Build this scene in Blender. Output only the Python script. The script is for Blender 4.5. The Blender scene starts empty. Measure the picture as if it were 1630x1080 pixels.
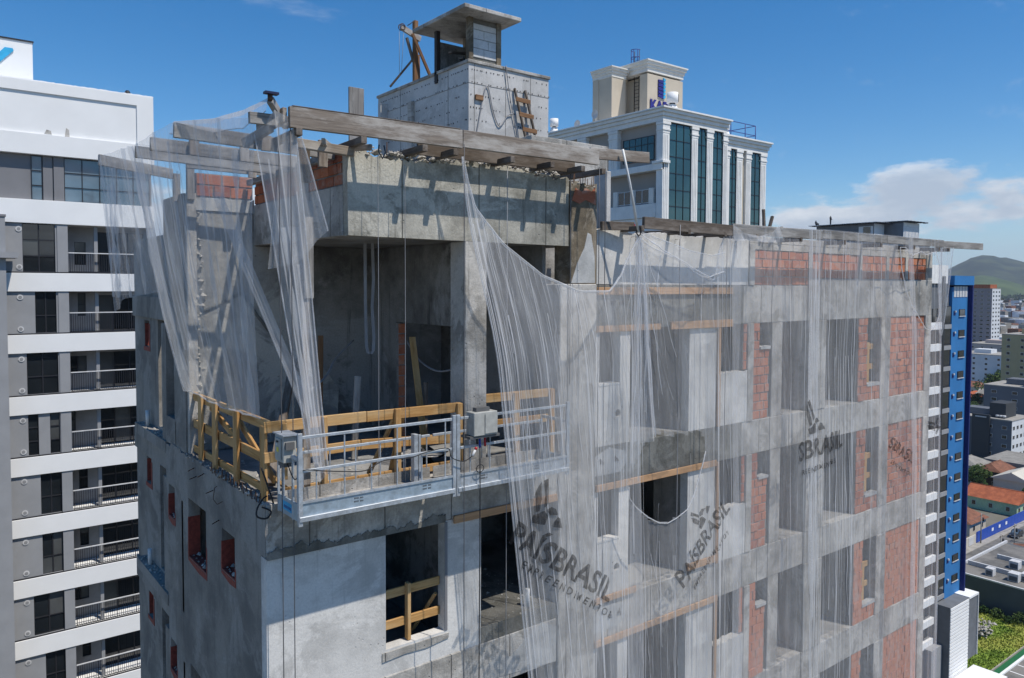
import bpy, bmesh, math, random
from mathutils import Vector, Matrix, noise as mnoise
random.seed(7)
S = bpy.context.scene
COL = S.collection
R = math.radians
# ------------------------------------------------------------------ camera
cam = bpy.data.cameras.new('camera'); camo = bpy.data.objects.new('camera', cam); COL.objects.link(camo)
cam.sensor_width = 36; cam.lens = 27.01; cam.shift_y = -0.0209; cam.clip_start = .1; cam.clip_end = 40000
camo.matrix_world = Matrix(((0.7915176, 0.02247764, -0.61073288, -3.7682), (-0.61113367, 0.03555562, -0.79072842, -10.4791),
                            (0.00394128, 0.99911489, 0.04187974, 36.0), (0, 0, 0, 1)))
S.camera = camo
# ------------------------------------------------------------------ sky, sun, exposure
SUN = Vector((.38, -1, 1.9)).normalized()
w = bpy.data.worlds.new('World'); S.world = w; w.use_nodes = True
CLX, CLY = 5.3, 0.4
def build_world():
    nt = w.node_tree; nt.nodes.clear(); N = nt.nodes.new; L = nt.links.new
    out = N('ShaderNodeOutputWorld'); bg = N('ShaderNodeBackground'); bg.inputs[1].default_value = .115
    sky = N('ShaderNodeTexSky'); sky.sky_type = 'NISHITA'; sky.sun_disc = False
    sky.sun_elevation = math.asin(SUN.z); sky.sun_rotation = math.atan2(SUN.x, SUN.y)
    sky.altitude = 400; sky.air_density = 1.0; sky.dust_density = .05; sky.ozone_density = 4.0
    hs_ = N('ShaderNodeHueSaturation'); hs_.inputs['Saturation'].default_value = 1.36; hs_.inputs['Value'].default_value = 1.1; L(sky.outputs[0], hs_.inputs['Color'])
    tc = N('ShaderNodeTexCoord'); sep = N('ShaderNodeSeparateXYZ'); L(tc.outputs['Generated'], sep.inputs[0])
    def math_(op, a, b=None, clamp=False):
        m = N('ShaderNodeMath'); m.operation = op; m.use_clamp = clamp
        for i, q in enumerate((a, b)):
            if q is None: continue
            if isinstance(q, (int, float)): m.inputs[i].default_value = q
            else: L(q, m.inputs[i])
        return m.outputs[0]
    def noise(scale_v, loc, sc, det, ro=.55):
        mp = N('ShaderNodeMapping'); mp.inputs['Scale'].default_value = scale_v; mp.inputs['Location'].default_value = loc
        L(tc.outputs['Generated'], mp.inputs[0]); n = N('ShaderNodeTexNoise'); n.inputs['Scale'].default_value = sc
        n.inputs['Detail'].default_value = det; n.inputs['Roughness'].default_value = ro; L(mp.outputs[0], n.inputs[0]); return n.outputs[0]
    def ss(v, a, b):
        mr = N('ShaderNodeMapRange'); mr.interpolation_type = 'SMOOTHSTEP'; mr.inputs[1].default_value = a; mr.inputs[2].default_value = b
        L(v, mr.inputs[0]); return mr.outputs[0]
    z = sep.outputs[2]
    # low cumulus: thick towards the horizon all the way round
    cum = noise((1, 1, 2.6), (CLX, CLY, .2), 4.2, 10, .58)
    low = ss(z, .24, .015)
    thr = math_('SUBTRACT', .622, math_('MULTIPLY', low, .19))
    cm = ss(math_('SUBTRACT', cum, thr), -.005, .075)
    cm = math_('MULTIPLY', cm, ss(z, .20, .11))
    shade = ss(noise((1, 1, 2.6), (CLX, CLY, .2 + .035), 4.2, 10, .58), .62, .40)
    # thin cirrus streaks
    cir = noise((1.2, 5.5, 9.0), (.4, 2.2, 5.0), 2.6, 8, .62)
    ci = math_('MULTIPLY', ss(cir, .60, .86), .30)
    mixc = N('ShaderNodeMix'); mixc.data_type = 'RGBA'; L(shade, mixc.inputs[0])
    mixc.inputs[6].default_value = (4.3, 4.9, 5.8, 1); mixc.inputs[7].default_value = (8.2, 8.3, 8.5, 1)
    m1 = N('ShaderNodeMix'); m1.data_type = 'RGBA'; L(ci, m1.inputs[0]); hz_ = N('ShaderNodeMix'); hz_.data_type = 'RGBA'; L(math_('MULTIPLY', ss(z, .13, -.02), .85), hz_.inputs[0]); L(hs_.outputs[0], hz_.inputs[6]); hz_.inputs[7].default_value = (3.3, 4.9, 6.4, 1); L(hz_.outputs[2], m1.inputs[6]); m1.inputs[7].default_value = (7, 7.3, 7.8, 1)
    m2 = N('ShaderNodeMix'); m2.data_type = 'RGBA'; L(math_('MULTIPLY', cm, .9), m2.inputs[0]); L(m1.outputs[2], m2.inputs[6]); L(mixc.outputs[2], m2.inputs[7])
    L(m2.outputs[2], bg.inputs[0]); L(bg.outputs[0], out.inputs[0])
build_world()
sl = bpy.data.lights.new('sun', 'SUN'); sl.energy = 4.6; sl.angle = R(.53); sl.color = (1, .94, .85)
so = bpy.data.objects.new('sun', sl); COL.objects.link(so); so.rotation_euler = (-SUN).to_track_quat('-Z', 'Y').to_euler(); so.location = (0, -30, 90)
S.view_settings.view_transform = 'Standard'; S.view_settings.look = 'None'; S.view_settings.exposure = 0.0; S.view_settings.gamma = 1
S.view_settings.use_curve_mapping = False
S.cycles.transparent_max_bounces = 24; S.cycles.max_bounces = 6; S.cycles.diffuse_bounces = 4; S.cycles.glossy_bounces = 2; S.cycles.transmission_bounces = 2; S.cycles.caustics_reflective = False; S.cycles.caustics_refractive = False; S.cycles.volume_bounces = 0
# ------------------------------------------------------------------ materials
MATS = {}
class NT:
    def __init__(s, name):
        s.m = bpy.data.materials.new(name); s.m.use_nodes = True; s.t = s.m.node_tree
        s.b = s.t.nodes['Principled BSDF']; s.out = s.t.nodes['Material Output']
        MATS[name] = s.m
    def N(s, t): return s.t.nodes.new(t)
    def L(s, a, b): s.t.links.new(a, b)
    def pos(s): return s.N('ShaderNodeNewGeometry').outputs['Position']
    def attr(s, n='g'):
        a = s.N('ShaderNodeAttribute'); a.attribute_name = n; return a.outputs['Vector']
    def noise(s, co, scale, det=6, ro=.6, sv=(1, 1, 1), loc=(0, 0, 0), dist=0):
        mp = s.N('ShaderNodeMapping'); mp.inputs['Scale'].default_value = sv; mp.inputs['Location'].default_value = loc; s.L(co, mp.inputs[0])
        n = s.N('ShaderNodeTexNoise'); n.inputs['Scale'].default_value = scale; n.inputs['Detail'].default_value = det
        n.inputs['Roughness'].default_value = ro; n.inputs['Distortion'].default_value = dist; s.L(mp.outputs[0], n.inputs[0]); return n.outputs[0]
    def ramp(s, v, a, b, lo=0., hi=1.):
        mr = s.N('ShaderNodeMapRange'); mr.interpolation_type = 'SMOOTHSTEP'
        for i, q in enumerate((a, b, lo, hi)): mr.inputs[i + 1].default_value = q
        s.L(v, mr.inputs[0]); return mr.outputs[0]
    def mix(s, f, a, b, mode='MIX'):
        m = s.N('ShaderNodeMix'); m.data_type = 'RGBA'; m.blend_type = mode
        for i, q in ((0, f), (6, a), (7, b)):
            if isinstance(q, (int, float)): m.inputs[i].default_value = q
            elif isinstance(q, tuple): m.inputs[i].default_value = (*q[:3], 1)
            else: s.L(q, m.inputs[i])
        return m.outputs[2]
    def math(s, op, a, b):
        m = s.N('ShaderNodeMath'); m.operation = op
        for i, q in enumerate((a, b)):
            if isinstance(q, (int, float)): m.inputs[i].default_value = q
            else: s.L(q, m.inputs[i])
        return m.outputs[0]
    def bump(s, h, st, dist):
        b = s.N('ShaderNodeBump'); b.inputs['Strength'].default_value = st; b.inputs['Distance'].default_value = dist
        s.L(h, b.inputs['Height']); s.L(b.outputs[0], s.b.inputs['Normal'])
    def set(s, col=None, rough=None, metal=None, spec=None):
        for n, q in (('Base Color', col), ('Roughness', rough), ('Metallic', metal), ('Specular IOR Level', spec)):
            if q is None: continue
            if isinstance(q, (int, float)): s.b.inputs[n].default_value = q
            elif isinstance(q, tuple): s.b.inputs[n].default_value = (*q[:3], 1)
            else: s.L(q, s.b.inputs[n])
        return s.m
def concrete(name, c, dark, light, sc=1.6, streak=.5, patch=.5, bump=.5, rough=.9, ties=False, seams=0, rust=.0, pores=.5):
    s = NT(name); p = s.pos()
    col = s.mix(s.ramp(s.noise(p, sc, 9, .66), .34, .66), dark, c)
    col = s.mix(s.math('MULTIPLY', s.ramp(s.noise(p, sc * .6, 9, .7, loc=(9, 4, 2), dist=.8), .5, .57), patch), col, light)
    # blotches with crisp feathered borders
    bl = s.ramp(s.noise(p, sc * 1.3, 10, .72, loc=(1, 6, 3)), .55, .66); col = s.mix(s.math('MULTIPLY', bl, .45 * min(1, patch + .3)), col, tuple(q * .8 for q in dark))
    # runs of dirt and rust down the face
    st = s.ramp(s.noise(p, 1.0, 8, .7, sv=(7.5, 7.5, .38), loc=(3, 1, 0)), .53, .72)
    st = s.math('MULTIPLY', st, s.ramp(s.noise(p, .8, 4, .6, loc=(7, 7, 7)), .4, .62))
    col = s.mix(s.math('MULTIPLY', st, min(1, streak * 1.5)), col, tuple(q * .62 for q in dark))
    if rust:
        r_ = s.math('MULTIPLY', s.ramp(s.noise(p, 1.0, 8, .7, sv=(4, 4, .8), loc=(13, 1, 5)), .56, .74), rust); col = s.mix(r_, col, (.22, .155, .09))
    fine = s.noise(p, 30, 6, .75)
    col = s.mix(s.ramp(fine, .3, .75, .0, .35), col, tuple(q * .66 for q in dark))
    vo = s.N('ShaderNodeTexVoronoi'); vo.inputs['Scale'].default_value = 9; s.L(p, vo.inputs['Vector'])
    po = s.math('MULTIPLY', s.ramp(vo.outputs['Distance'], .06, .16, 1, 0), s.ramp(s.noise(p, 1.7, 4, .6, loc=(4, 4, 1)), .5, .6)); col = s.mix(s.math('MULTIPLY', po, pores), col, tuple(q * .35 for q in dark))
    hh = s.math('ADD', s.math('MULTIPLY', s.noise(p, 5, 8, .7), .8), s.math('MULTIPLY', fine, .35)); hh = s.math('SUBTRACT', hh, s.math('MULTIPLY', po, .5))
    if seams:   # butt joints left by the shuttering
        sp = s.N('ShaderNodeSeparateXYZ'); s.L(p, sp.inputs[0]); t = s.math('FRACT', s.math('MULTIPLY', s.math('ADD', sp.outputs[0], sp.outputs[1]), 1 / seams), 0)
        ln = s.ramp(s.math('ABSOLUTE', s.math('SUBTRACT', t, .5), 0), 0, .012, 1, 0); col = s.mix(s.math('MULTIPLY', ln, .75), col, tuple(q * .4 for q in dark)); hh = s.math('SUBTRACT', hh, s.math('MULTIPLY', ln, .8))
    if ties:   # small form-tie marks in rows
        v = s.N('ShaderNodeTexVoronoi'); v.inputs['Scale'].default_value = 1; v.inputs['Randomness'].default_value = .3
        mp = s.N('ShaderNodeMapping'); mp.inputs['Scale'].default_value = (4.2, 4.2, 2.6); s.L(p, mp.inputs[0]); s.L(mp.outputs[0], v.inputs['Vector'])
        col = s.mix(s.ramp(v.outputs['Distance'], .09, .17, .9, 0), col, (.05, .05, .05))
    s.bump(hh, bump, .035)
    return s.set(col, rough, spec=.25)
def plain(name, c, rough=.6, var=.12, sc=3, metal=0, spec=.4, bump=0, dirt=0):
    s = NT(name); p = s.pos(); d = tuple(q * (1 - var * 2) for q in c)
    col = s.mix(s.ramp(s.noise(p, sc, 6, .6), .3, .72), d, c)
    if dirt:
        st = s.ramp(s.noise(p, 1.0, 7, .65, sv=(4, 4, .35)), .5, .8); col = s.mix(s.math('MULTIPLY', st, dirt), col, tuple(q * .45 for q in c))
    if bump: s.bump(s.noise(p, 40, 4, .6), bump, .01)
    return s.set(col, rough, metal, spec)
def wood(name, c, dark, knots=.6, rough=.8, grey=None):
    s = NT(name); g = s.attr()
    gr = s.noise(g, 1, 7, .7, sv=(.9, 22, 22), dist=1.0)
    col = s.mix(s.ramp(gr, .28, .72), dark, c)
    oi = s.N('ShaderNodeObjectInfo'); col = s.mix(s.ramp(oi.outputs['Random'], 0, 1, 0, .38), col, dark)
    kn = s.ramp(s.noise(g, 1, 3, .5, sv=(3.2, 9, 9), loc=(4, 2, 7)), .70, .76)
    col = s.mix(s.math('MULTIPLY', kn, knots), col, tuple(q * .38 for q in dark))
    if grey: col = s.mix(s.ramp(s.noise(g, 1, 6, .7, sv=(.9, 3.5, 3.5), loc=(1, 8, 3)), .42, .66), col, grey)
    s.bump(gr, .5, .008)
    return s.set(col, rough, spec=.25)
def metal(name, c, rough=.4, dirt=.4, dcol=(.25, .25, .25)):
    s = NT(name); p = s.pos()
    n = s.noise(p, 9, 8, .7)
    col = s.mix(s.ramp(n, .3, .7), tuple(q * .72 for q in c), c)
    col = s.mix(s.math('MULTIPLY', s.ramp(s.noise(p, 22, 6, .75, loc=(2, 2, 2)), .52, .66), dirt), col, dcol)
    return s.set(col, s.ramp(n, .3, .7, rough, rough + .25), .55, .5)
def glass(name, c, rough=.04):
    s = NT(name); p = s.pos(); col = s.mix(s.ramp(s.noise(p, .35, 4, .5), .35, .65), tuple(q * .6 for q in c), c)
    s.bump(s.noise(p, .6, 2, .4), .05, .05)
    return s.set(col, rough, 0, .9)
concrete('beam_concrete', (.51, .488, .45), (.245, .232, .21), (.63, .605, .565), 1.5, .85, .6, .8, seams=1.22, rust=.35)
concrete('fascia_concrete', (.50, .475, .41), (.17, .162, .135), (.60, .575, .50), .9, 1.0, .8, .7, seams=1.45, rust=.4)
concrete('brown_concrete', (.24, .195, .135), (.10, .082, .06), (.42, .37, .30), 1.4, .7, .5, .9, rust=.5)
concrete('panel_concrete', (.58, .57, .55), (.42, .415, .405), (.66, .65, .635), .9, .4, .5, .3, pores=.2, rust=.12)
concrete('white_plaster', (.645, .63, .60), (.44, .43, .41), (.73, .715, .685), .75, .4, .7, .35, pores=.35, rust=.08)
concrete('grey_render', (.30, .28, .25), (.16, .153, .143), (.36, .345, .32), .8, .7, .6, .5, rust=.1, pores=.4)
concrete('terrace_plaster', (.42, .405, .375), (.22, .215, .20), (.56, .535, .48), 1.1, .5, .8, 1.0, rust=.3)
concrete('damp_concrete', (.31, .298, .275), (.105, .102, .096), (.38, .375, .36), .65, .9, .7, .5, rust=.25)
concrete('interior_concrete', (.30, .295, .285), (.17, .167, .16), (.38, .375, .36), 1., .4, .5, .4)
concrete('wet_mortar', (.22, .215, .195), (.12, .118, .105), (.31, .305, .28), 2, .4, .5, .8)
concrete('patch_plaster', (.50, .50, .49), (.36, .36, .35), (.58, .58, .57), 2, .2, .5, .6)
concrete('rubble', (.50, .475, .43), (.28, .265, .235), (.62, .595, .54), 6, .2, .5, .9)
concrete('mortar', (.30, .29, .27), (.20, .19, .18), (.38, .37, .35), 4, .3, .5, .8)
concrete('block_white', (.66, .66, .65), (.52, .52, .51), (.72, .72, .71), 3, .1, .4, .4)
def brick_mat(name, c, d):
    s = NT(name); p = s.pos(); oi = s.N('ShaderNodeObjectInfo')
    col = s.mix(s.ramp(oi.outputs['Random'], 0, 1, 0, .85), c, d)
    col = s.mix(s.ramp(s.noise(p, 3.2, 9, .72), .48, .66, 0, .7), col, (.42, .31, .26))
    col = s.mix(s.ramp(s.noise(p, 30, 5, .7), .4, .8, 0, .35), col, tuple(q * .5 for q in d))
    gv = s.N('ShaderNodeTexWave'); gv.wave_type = 'BANDS'; gv.bands_direction = 'Z'; gv.inputs['Scale'].default_value = 12; s.L(p, gv.inputs[0])
    s.bump(s.math('ADD', s.math('MULTIPLY', gv.outputs['Fac'], .5), s.noise(p, 30, 4, .6)), .45, .008)
    return s.set(col, .9, spec=.2)
brick_mat('brick', (.50, .19, .10), (.30, .095, .055))
wood('pine_new', (.60, .36, .14), (.31, .155, .05), .85, grey=(.52, .345, .17))
wood('pine_board', (.54, .34, .20), (.37, .22, .12), .5)
wood('timber_old', (.35, .295, .245), (.13, .105, .085), .8, grey=(.43, .40, .365))
wood('timber_grey', (.30, .28, .26), (.12, .113, .105), .7, grey=(.36, .345, .325))
wood('timber_dark', (.17, .135, .105), (.065, .05, .04), .6, grey=(.22, .19, .165))
wood('timber_brown', (.30, .17, .09), (.15, .075, .035), .6)
metal('galvanised', (.52, .56, .60), .42, .75, (.36, .355, .34)); metal('galv_blue', (.42, .51, .58), .45, .35, (.36, .38, .40))
plain('box_grey', (.42, .42, .39), .55, .12, 9, dirt=.5); plain('box_dark', (.12, .12, .12), .6)
plain('black_rubber', (.02, .02, .022), .6); plain('steel_rust', (.10, .055, .035), .8, .2, 30); plain('steel_dark', (.045, .04, .04), .7)
plain('rope_grey', (.32, .32, .33), .9); plain('white_line', (.72, .72, .72), .8); plain('wire', (.10, .10, .105), .5)
plain('red_primer', (.27, .055, .04), .75, .2, 14, dirt=.3, bump=.3); plain('red_plastic', (.5, .02, .03), .5); plain('blue_plastic', (.02, .05, .35), .5); plain('yellow_sticker', (.75, .62, .08), .6)
plain('pvc', (.72, .72, .70), .4); plain('navy', (.012, .018, .07), .5); plain('sign_blue', (.03, .03, .22), .5); plain('sign_cyan', (.04, .42, .72), .45)
plain('white_paint', (.80, .80, .79), .75, .025, .8, bump=.15); plain('grey_paint', (.20, .20, .21), .8, .06, .9, bump=.15); plain('grey_paint_light', (.30, .305, .315), .8, .06, .9)
plain('dark_frame', (.025, .025, .03), .5); plain('recess_grey', (.27, .27, .275), .8, .06); plain('grille_white', (.62, .62, .62), .6)
plain('beige_paint', (.55, .48, .38), .8, .05, .9, dirt=.15); plain('cream_trim', (.74, .72, .67), .75, .06, 2, dirt=.25); plain('taupe_paint', (.36, .32, .285), .8, .05, .8)
plain('kad_white', (.80, .79, .76), .7, .06, 1.5, dirt=.2); plain('soffit', (.3, .3, .3), .8)
glass('green_glass', (.028, .075, .078)); glass('blue_glass', (.16, .22, .27), .03); glass('dark_glass', (.018, .022, .026), .05); glass('curtain_glass', (.10, .105, .105), .12); glass('sky_glass', (.25, .42, .75), .06)
plain('blue_wall', (.03, .185, .45), .8, .08, .3, dirt=.35); plain('blue_navy', (.008, .02, .14), .7); plain('shed_grey', (.16, .17, .185), .6, .1, .8); plain('shed_white', (.66, .67, .67), .6, .06, .8)
plain('metal_roof', (.42, .43, .44), .5, .1, 2, metal=.4); plain('maroon', (.16, .02, .025), .6); plain('person_dark', (.02, .025, .035), .9); plain('skin', (.20, .11, .07), .7)
def net_mat(name, a0, a1, tint=(.80, .81, .83)):
    s = NT(name); g = s.attr()
    st = s.noise(g, 1, 7, .72, sv=(5.5, .75, 2), dist=1.1)
    st2 = s.noise(g, 1, 4, .6, sv=(2.0, .35, 1), loc=(5, 3, 1))
    wv = s.noise(g, 1, 2, .5, sv=(160, 160, 4))
    f = s.math('ADD', s.ramp(st, .48, .82, a0, a1), s.ramp(st2, .42, .72, 0, (a1 - a0) * .4))
    f = s.math('MULTIPLY', f, s.ramp(wv, .3, .7, .75, 1.25))
    d = s.N('ShaderNodeBsdfDiffuse'); tr = s.N('ShaderNodeBsdfTranslucent'); d.inputs[0].default_value = (*tint, 1); tr.inputs[0].default_value = (*tint, 1)
    ms = s.N('ShaderNodeMixShader'); ms.inputs[0].default_value = .45; s.L(d.outputs[0], ms.inputs[1]); s.L(tr.outputs[0], ms.inputs[2])
    tp = s.N('ShaderNodeBsdfTransparent'); mx = s.N('ShaderNodeMixShader'); s.L(f, mx.inputs[0]); s.L(tp.outputs[0], mx.inputs[1]); s.L(ms.outputs[0], mx.inputs[2])
    b = s.N('ShaderNodeBump'); b.inputs['Strength'].default_value = .6; b.inputs['Distance'].default_value = .03; s.L(st, b.inputs['Height'])
    s.L(b.outputs[0], d.inputs['Normal']); s.L(b.outputs[0], tr.inputs['Normal'])
    s.L(mx.outputs[0], s.out.inputs[0]); return s.m
net_mat('net', .24, .48); net_mat('net_mid', .28, .56); net_mat('net_dense', .36, .72); net_mat('net_hem', .55, .85); net_mat('net_grey', .16, .34, (.62, .63, .65))
def print_mat():
    s = NT('net_print'); tp = s.N('ShaderNodeBsdfTransparent'); d = s.N('ShaderNodeBsdfDiffuse'); d.inputs[0].default_value = (.015, .015, .017, 1)
    n = s.noise(s.pos(), 9, 5, .7, sv=(3, 3, .6)); mx = s.N('ShaderNodeMixShader'); s.L(s.ramp(n, .3, .7, .76, .38), mx.inputs[0])
    s.L(tp.outputs[0], mx.inputs[1]); s.L(d.outputs[0], mx.inputs[2]); s.L(mx.outputs[0], s.out.inputs[0])
print_mat()
# ------------------------------------------------------------------ mesh helpers
WL = {}          # world position of every empty / parent
class MB:
    def __init__(s): s.v = []; s.f = []; s.g = []; s.smooth = set()
    def add(s, vs, fs, gs=None, smooth=False):
        o = len(s.v); s.v += [tuple(q) for q in vs]; s.g += (gs if gs else [tuple(q) for q in vs])
        for q in fs:
            if smooth: s.smooth.add(len(s.f))
            s.f.append([o + i for i in q])
        return s
    def box(s, x0, x1, y0, y1, z0, z1, ch=0, gs=None):
        if x1 < x0: x0, x1 = x1, x0
        if y1 < y0: y0, y1 = y1, y0
        if z1 < z0: z0, z1 = z1, z0
        if not ch:
            vs = [(x, y, z) for z in (z0, z1) for y in (y0, y1) for x in (x0, x1)]
            return s.add(vs, [(0, 2, 3, 1), (4, 5, 7, 6), (0, 1, 5, 4), (2, 6, 7, 3), (0, 4, 6, 2), (1, 3, 7, 5)], gs)
        bb = ((x0, x1), (y0, y1), (z0, z1)); vs = []; idx = {}
        for sx in (0, 1):
            for sy in (0, 1):
                for sz in (0, 1):
                    for a in range(3):
                        p = []
                        for k, sg in enumerate((sx, sy, sz)):
                            q = bb[k][sg]
                            if k != a: q += ch if sg == 0 else -ch
                            p.append(q)
                        idx[(sx, sy, sz, a)] = len(vs); vs.append(tuple(p))
        fs = []
        for a in range(3):
            b, c = (a + 1) % 3, (a + 2) % 3
            for sg in (0, 1):
                def key(ub, uc):
                    k = [0, 0, 0]; k[a] = sg; k[b] = ub; k[c] = uc; return (*k, a)
                q = [idx[key(0, 0)], idx[key(1, 0)], idx[key(1, 1)], idx[key(0, 1)]]
                fs.append(q if sg else q[::-1])
            for ub in (0, 1):       # edge chamfers along axis a
                for uc in (0, 1):
                    def k2(t, ax):
                        k = [0, 0, 0]; k[a] = t; k[b] = ub; k[c] = uc; return idx[(*k, ax)]
                    q = [k2(0, b), k2(1, b), k2(1, c), k2(0, c)]
                    fs.append(q if ub != uc else q[::-1])
        for sx in (0, 1):
            for sy in (0, 1):
                for sz in (0, 1):
                    q = [idx[(sx, sy, sz, k)] for k in range(3)]; fs.append(q if (sx + sy + sz) % 2 else q[::-1])
        return s.add(vs, fs, gs)
    def beam(s, p, q, wd, ht, up=(0, 0, 1), ch=.006, tw=0):
        p = Vector(p); q = Vector(q); d = (q - p); ln = d.length; d.normalize(); up = Vector(up)
        if abs(d.dot(up)) > .98: up = Vector((0, 1, 0))
        sd = d.cross(up).normalized(); u = sd.cross(d)
        if tw:
            rm = Matrix.Rotation(tw, 3, d); sd = rm @ sd; u = rm @ u
        t = MB(); t.box(0, ln, -wd / 2, wd / 2, -ht / 2, ht / 2, min(ch, wd * .2, ht * .2)); r = random.uniform(0, 50)
        s.add([p + d * a + sd * b + u * c for a, b, c in t.v], t.f, [(a + r, b + r, c) for a, b, c in t.v]); return s
    def tube(s, pts, r, n=6, r2=None, cap=True):
        pts = [Vector(p) for p in pts]; m = len(pts); vs = []; fs = []; gs = []; prev = None; L_ = 0
        for i, p in enumerate(pts):
            d = (pts[min(i + 1, m - 1)] - pts[max(i - 1, 0)]).normalized()
            if prev is None:
                a = d.orthogonal().normalized()
            else:
                a = (prev - d * prev.dot(d)); a = a.normalized() if a.length > 1e-6 else d.orthogonal().normalized()
            prev = a; b = d.cross(a)
            rr = r if r2 is None else r + (r2 - r) * i / max(1, m - 1)
            if i: L_ += (p - pts[i - 1]).length
            for k in range(n):
                t = 2 * math.pi * k / n; vs.append(p + (a * math.cos(t) + b * math.sin(t)) * rr); gs.append((L_, t * rr, 0))
        for i in range(m - 1):
            for k in range(n):
                fs.append((i * n + k, i * n + (k + 1) % n, (i + 1) * n + (k + 1) % n, (i + 1) * n + k))
        s.add(vs, fs, gs, True)
        if cap:
            o = len(s.v) - len(vs); s.f.append([o + k for k in range(n)][::-1]); s.f.append([o + (m - 1) * n + k for k in range(n)])
        return s
    def prism(s, poly, axis, a, b):
        """polygon (2D) extruded along axis between a and b. axis x: (y,z)  y: (x,z)  z: (x,y)"""
        n = len(poly)
        def mk(p, t): return {'x': (t, p[0], p[1]), 'y': (p[0], t, p[1]), 'z': (p[0], p[1], t)}[axis]
        vs = [mk(p, a) for p in poly] + [mk(p, b) for p in poly]
        area = sum(poly[i][0] * poly[(i + 1) % n][1] - poly[(i + 1) % n][0] * poly[i][1] for i in range(n))
        fs = [list(range(n)), list(range(2 * n - 1, n - 1, -1))] + [((i + 1) % n, i, n + i, n + (i + 1) % n) for i in range(n)]
        flip = (area > 0) == (axis != 'y')
        if b < a: flip = not flip
        if flip: fs = [list(f)[::-1] for f in fs]
        return s.add(vs, fs)
    def wall(s, axis, d0, d1, a0, a1, z0, z1, holes=()):
        """wall slab, thickness d0..d1 along axis ('y' wall runs in x, 'x' wall runs in y), with rectangular holes (a0,a1,z0,z1)"""
        A = sorted({a0, a1, *[min(max(h[i], a0), a1) for h in holes for i in (0, 1)]}); Z = sorted({z0, z1, *[min(max(h[i], z0), z1) for h in holes for i in (2, 3)]})
        na, nz = len(A) - 1, len(Z) - 1
        sol = [[not any(h[0] - 1e-6 <= A[i] and A[i + 1] <= h[1] + 1e-6 and h[2] - 1e-6 <= Z[j] and Z[j + 1] <= h[3] + 1e-6 for h in holes) for j in range(nz)] for i in range(na)]
        idx = {}; vs = []; fs = []
        def V(i, j, k):
            if (i, j, k) not in idx:
                idx[(i, j, k)] = len(vs); d = (d0, d1)[k]; vs.append((A[i], d, Z[j]) if axis == 'y' else (d, A[i], Z[j]))
            return idx[(i, j, k)]
        fl = (axis == 'x') != (d1 < d0)
        def F(*q): fs.append(q[::-1] if fl else q)
        for i in range(na):
            for j in range(nz):
                if not sol[i][j]: continue
                F(V(i, j, 0), V(i + 1, j, 0), V(i + 1, j + 1, 0), V(i, j + 1, 0)); F(V(i, j, 1), V(i, j + 1, 1), V(i + 1, j + 1, 1), V(i + 1, j, 1))
                if i == 0 or not sol[i - 1][j]: F(V(i, j, 0), V(i, j + 1, 0), V(i, j + 1, 1), V(i, j, 1))
                if i == na - 1 or not sol[i + 1][j]: F(V(i + 1, j, 0), V(i + 1, j, 1), V(i + 1, j + 1, 1), V(i + 1, j + 1, 0))
                if j == 0 or not sol[i][j - 1]: F(V(i, j, 0), V(i, j, 1), V(i + 1, j, 1), V(i + 1, j, 0))
                if j == nz - 1 or not sol[i][j + 1]: F(V(i, j + 1, 0), V(i + 1, j + 1, 0), V(i + 1, j + 1, 1), V(i, j + 1, 1))
        return s.add(vs, fs)
    def build(s, name, mat, parent=None, label=None, cat=None, group=None, kind=None):
        off = WL[parent.name] if parent else Vector((0, 0, 0))
        me = bpy.data.meshes.new(name)
        me.from_pydata([(a - off[0], b - off[1], c - off[2]) for a, b, c in s.v], [], s.f)
        if s.g:
            at = me.attributes.new('g', 'FLOAT_VECTOR', 'POINT'); at.data.foreach_set('vector', [q for g in s.g for q in g])
        if s.smooth: me.polygons.foreach_set('use_smooth', [i in s.smooth for i in range(len(s.f))])
        me.materials.append(MATS[mat]); me.update()
        o = bpy.data.objects.new(name, me); COL.objects.link(o)
        if parent: o.parent = parent
        WL[o.name] = Vector(off)
        return tag(o, label, cat, group, kind)
def tag(o, label=None, cat=None, group=None, kind=None):
    if label: o['label'] = label
    if cat: o['category'] = cat
    if group: o['group'] = group
    if kind: o['kind'] = kind
    return o
def empty(name, loc, label=None, cat=None, group=None):
    o = bpy.data.objects.new(name, None); o.empty_display_size = .2; o.location = loc; COL.objects.link(o); WL[o.name] = Vector(loc)
    return tag(o, label, cat, group)
def B(x0, x1, y0, y1, z0, z1, ch=0): return MB().box(x0, x1, y0, y1, z0, z1, ch)
def jag(a0, a1, zf, amp, step, seed=0):
    """ragged line from a0 to a1 around height zf (number or function)"""
    rr = random.Random(seed); n = max(2, int(abs(a1 - a0) / step)); out = []
    for i in range(n + 1):
        a = a0 + (a1 - a0) * i / n; z = zf(a) if callable(zf) else zf
        out.append((a + (rr.uniform(-.3, .3) * step if 0 < i < n else 0), z + rr.uniform(-amp, amp)))
    return out
def rocks(n, rng, smin, smax, seed=0, zfun=None):
    rr = random.Random(seed); m = MB(); x0, x1, y0, y1, z0, z1 = rng
    for _ in range(n):
        c = Vector((rr.uniform(x0, x1), rr.uniform(y0, y1), rr.uniform(z0, z1))); r = smin + (smax - smin) * rr.random() ** 2.5
        ph = rr.uniform(0, 6); vs = []; k = 5
        for i in range(k):
            t = ph + 6.283 * i / k; q = r * rr.uniform(.6, 1.1); vs.append(c + Vector((math.cos(t) * q, math.sin(t) * q, rr.uniform(-.3, .2) * r)))
        vs.append(c + Vector((0, 0, r * rr.uniform(.5, .9)))); vs.append(c - Vector((0, 0, r * .6)))
        m.add(vs, [(i, (i + 1) % k, k) for i in range(k)] + [((i + 1) % k, i, k + 1) for i in range(k)])
    return m
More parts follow.
